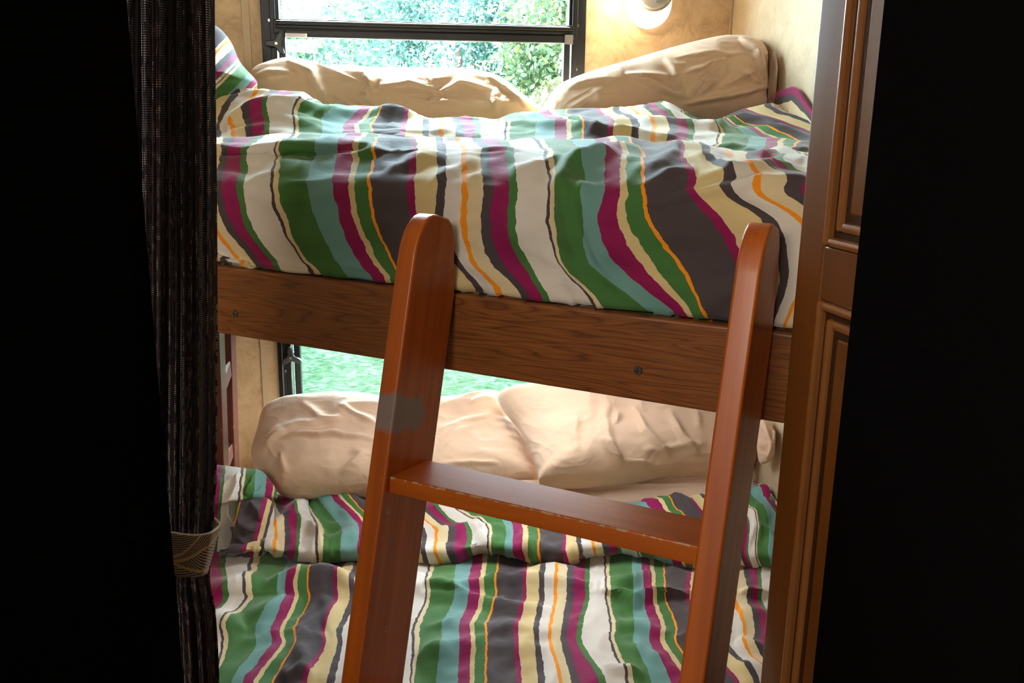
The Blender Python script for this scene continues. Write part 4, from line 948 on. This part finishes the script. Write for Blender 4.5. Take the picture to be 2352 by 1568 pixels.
def tie():
    top = [(330, 1236), (392, 1220), (420, 1224), (450, 1226), (478, 1222), (492, 1214), (503, 1204)]
    bot = [(330, 1300), (392, 1316), (420, 1322), (442, 1323), (458, 1321), (468, 1318), (472, 1316)]
    nc, nr_ = 90, 18; t = np.linspace(0, 1, nc); k = np.linspace(0, 1, len(top))
    tp = np.stack([pchip(k, [p[j] for p in top], t) for j in (0, 1)], -1); bp = np.stack([pchip(k, [p[j] for p in bot], t) for j in (0, 1)], -1)
    dep = .955 + .065 * np.clip((t - .62) / .38, 0, 1) ** 2
    v = np.linspace(0, 1, nr_)[:, None, None]
    PX = bp[None] * (1 - v) + tp[None] * v
    d = ray(PX[..., 0], PX[..., 1]); P = CAM + d * (dep[None, :] / d[..., 1])[..., None]
    # return behind the curtain
    bt = np.linspace(0, 1, 40)[1:]
    backs = []
    for r in range(nr_):
        e = P[r, -1]; a = v[r, 0, 0]
        tx = 503 - 24 * bt - 90 * bt ** 2 if True else 0
        yy0 = 1204 + (1316 - 1204) * (1 - a) - 24 * np.sin(np.minimum(bt * 3, 1.57)) * a
        xs = PX[r, -1, 0] - (22 * bt + 150 * bt ** 2)
        dr_ = ray(xs, yy0); Yd = 1.03 + .085 * np.sin(bt * 1.57)
        backs.append(CAM + dr_ * (Yd / dr_[..., 1])[..., None])
    P2 = np.concatenate([P, np.array(backs)], 1)
    umax = (392 - 330) / (503 - 330)
    uu = (PX[..., 0].mean(0) - 392) / (503 - 392)
    uu = np.concatenate([uu, 1 + bt * 1.6]); Uc = np.tile(uu, (nr_, 1)); Vc = np.tile(np.linspace(0, 1, nr_)[:, None], (1, len(uu)))
    o = link('curtain_tie', grid_mesh('curtain_tie', P2, Uc, Vc, M_TIE), M_TIE)
    md = o.modifiers.new('thickness', 'SOLIDIFY'); md.thickness = .0025
    return o
ti = tie(); tag(ti, 'gold and black leaf-patterned fabric tieback wrapped around the dark curtain', 'curtain tieback')

# ------------------------------------------------------------------ outside
def grass():
    m, nt, b = mat('sunlit_lawn', (.08, .2, .08), 1.0, Specular_IOR_Level=0.0)
    tc = nd(nt, 'ShaderNodeTexCoord')
    n = nd(nt, 'ShaderNodeTexNoise', i_Scale=1.3, i_Detail=8.0, i_Roughness=.75); nt.links.new(tc.outputs['Object'], n.inputs['Vector'])
    n2 = nd(nt, 'ShaderNodeTexNoise', i_Scale=14.0, i_Detail=4.0, i_Distortion=1.0); nt.links.new(tc.outputs['Object'], n2.inputs['Vector'])
    s = mth(nt, 'ADD', mth(nt, 'MULTIPLY', n.outputs[0], vb=.5), mth(nt, 'MULTIPLY', n2.outputs[0], vb=.5))
    r = ramp(nt, [(.40, (.0055, .013, .0065)), (.5, (.011, .0215, .0120)), (.58, (.024, .036, .024))]); nt.links.new(s, r.inputs[0]); nt.links.new(r.outputs[0], b.inputs['Base Color'])
    return m
GZ = -1.0
g = quadslab('lawn', [(-30, 2.75, GZ), (30, 2.75, GZ), (30, 16, GZ), (-30, 16, GZ)], -Z * .1, grass())
g2 = quadslab('grass_bank', [(-30, 16, GZ), (30, 16, GZ), (30, 24, 2.2), (-30, 24, 2.2)], -Z * .1, mat('pale_dry_bank', (.030, .033, .026), 1.0, Specular_IOR_Level=0.0)[0])
def leaf_mat(name, c, tr):
    m = bpy.data.materials.new(name); m.use_nodes = True; nt = m.node_tree; b = nt.nodes['Principled BSDF']
    b.inputs['Roughness'].default_value = .45
    oi = nd(nt, 'ShaderNodeNewGeometry'); r = ramp(nt, [(0, tuple(k * .55 for k in c)), (.6, c), (1, (c[0] * 2.4, c[1] * 1.6, c[2] * 1.0))]); nt.links.new(oi.outputs['Random Per Island'], r.inputs[0])
    nt.links.new(r.outputs[0], b.inputs['Base Color'])
    t = nd(nt, 'ShaderNodeBsdfTranslucent'); nt.links.new(r.outputs[0], t.inputs[0])
    x = nd(nt, 'ShaderNodeMixShader'); x.inputs[0].default_value = tr; nt.links.new(b.outputs[0], x.inputs[1]); nt.links.new(t.outputs[0], x.inputs[2])
    nt.links.new(x.outputs[0], nt.nodes['Material Output'].inputs[0]); return m
M_LEAF = [leaf_mat('green_leaves', (.047, .110, .072), .4), leaf_mat('blue_green_leaves', (.038, .102, .086), .4), leaf_mat('yellow_green_leaves', (.080, .130, .058), .4)]
M_BARK = mat('bark', (.10, .07, .05), .9)[0]
def tree(x, y, z0, h, rx, n, k, label):
    t = empty('tree', (x, y, z0), label, 'tree', 'trees beyond the lawn')
    c = np.array([x, y, z0 + h * .58])
    a = RNG.normal(size=(n, 3)); a /= np.linalg.norm(a, axis=1, keepdims=True)
    clumps = RNG.normal(size=(26, 3)); clumps /= np.linalg.norm(clumps, axis=1, keepdims=True)
    cl = clumps[RNG.integers(0, 26, n)] * (.45 + .5 * RNG.random((26, 1)))[RNG.integers(0, 26, n)]
    p = c + (cl + a * .27 * RNG.random((n, 1)) ** .5) * np.array([rx, rx * .8, h * .5])
    d1 = RNG.normal(size=(n, 3)); d1 /= np.linalg.norm(d1, axis=1, keepdims=True); d2 = np.cross(d1, RNG.normal(size=(n, 3))); d2 /= np.linalg.norm(d2, axis=1, keepdims=True)
    sz = (.03 + .035 * RNG.random((n, 1)))
    V = np.stack([p - d1 * sz, p + d2 * sz * .55, p + d1 * sz, p - d2 * sz * .55], 1).reshape(-1, 3)
    me = bpy.data.meshes.new('foliage'); me.from_pydata(V.tolist(), [], np.arange(4 * n).reshape(-1, 4).tolist())
    link('foliage', me, M_LEAF[k], t, smooth=False)
    b = bmesh.new(); gg = bmesh.ops.create_cone(b, cap_ends=True, segments=12, radius1=.16, radius2=.07, depth=h * .6)['verts']
    bmesh.ops.translate(b, verts=gg, vec=(x, y, z0 + h * .3)); from_bm('trunk', b, M_BARK, t, auto=.8)
TR = [(-2.6, 13.0, -1, 5.0, 1.7, 15000, 0, 'bushy green tree at the left edge of the upper window view'), (-1.0, 16.8, -1, 6.0, 1.9, 16000, 1, 'blue-green tree left of the middle of the upper window view'),
      (1.2, 13.2, -1, 5.2, 1.6, 15000, 2, 'yellow-green tree at the right of the upper window view'), (-3.3, 21.5, 0.6, 6.0, 2.0, 11000, 1, 'taller tree standing behind the left tree in the window'), (3.4, 18.0, -.2, 5.6, 1.8, 12000, 0, 'tree beyond the right edge of the window view'), (-4.9, 17.4, -1, 5.6, 1.7, 14000, 0, 'tree filling the far left of the window view behind the bushy tree')]
for a in TR: tree(*a)
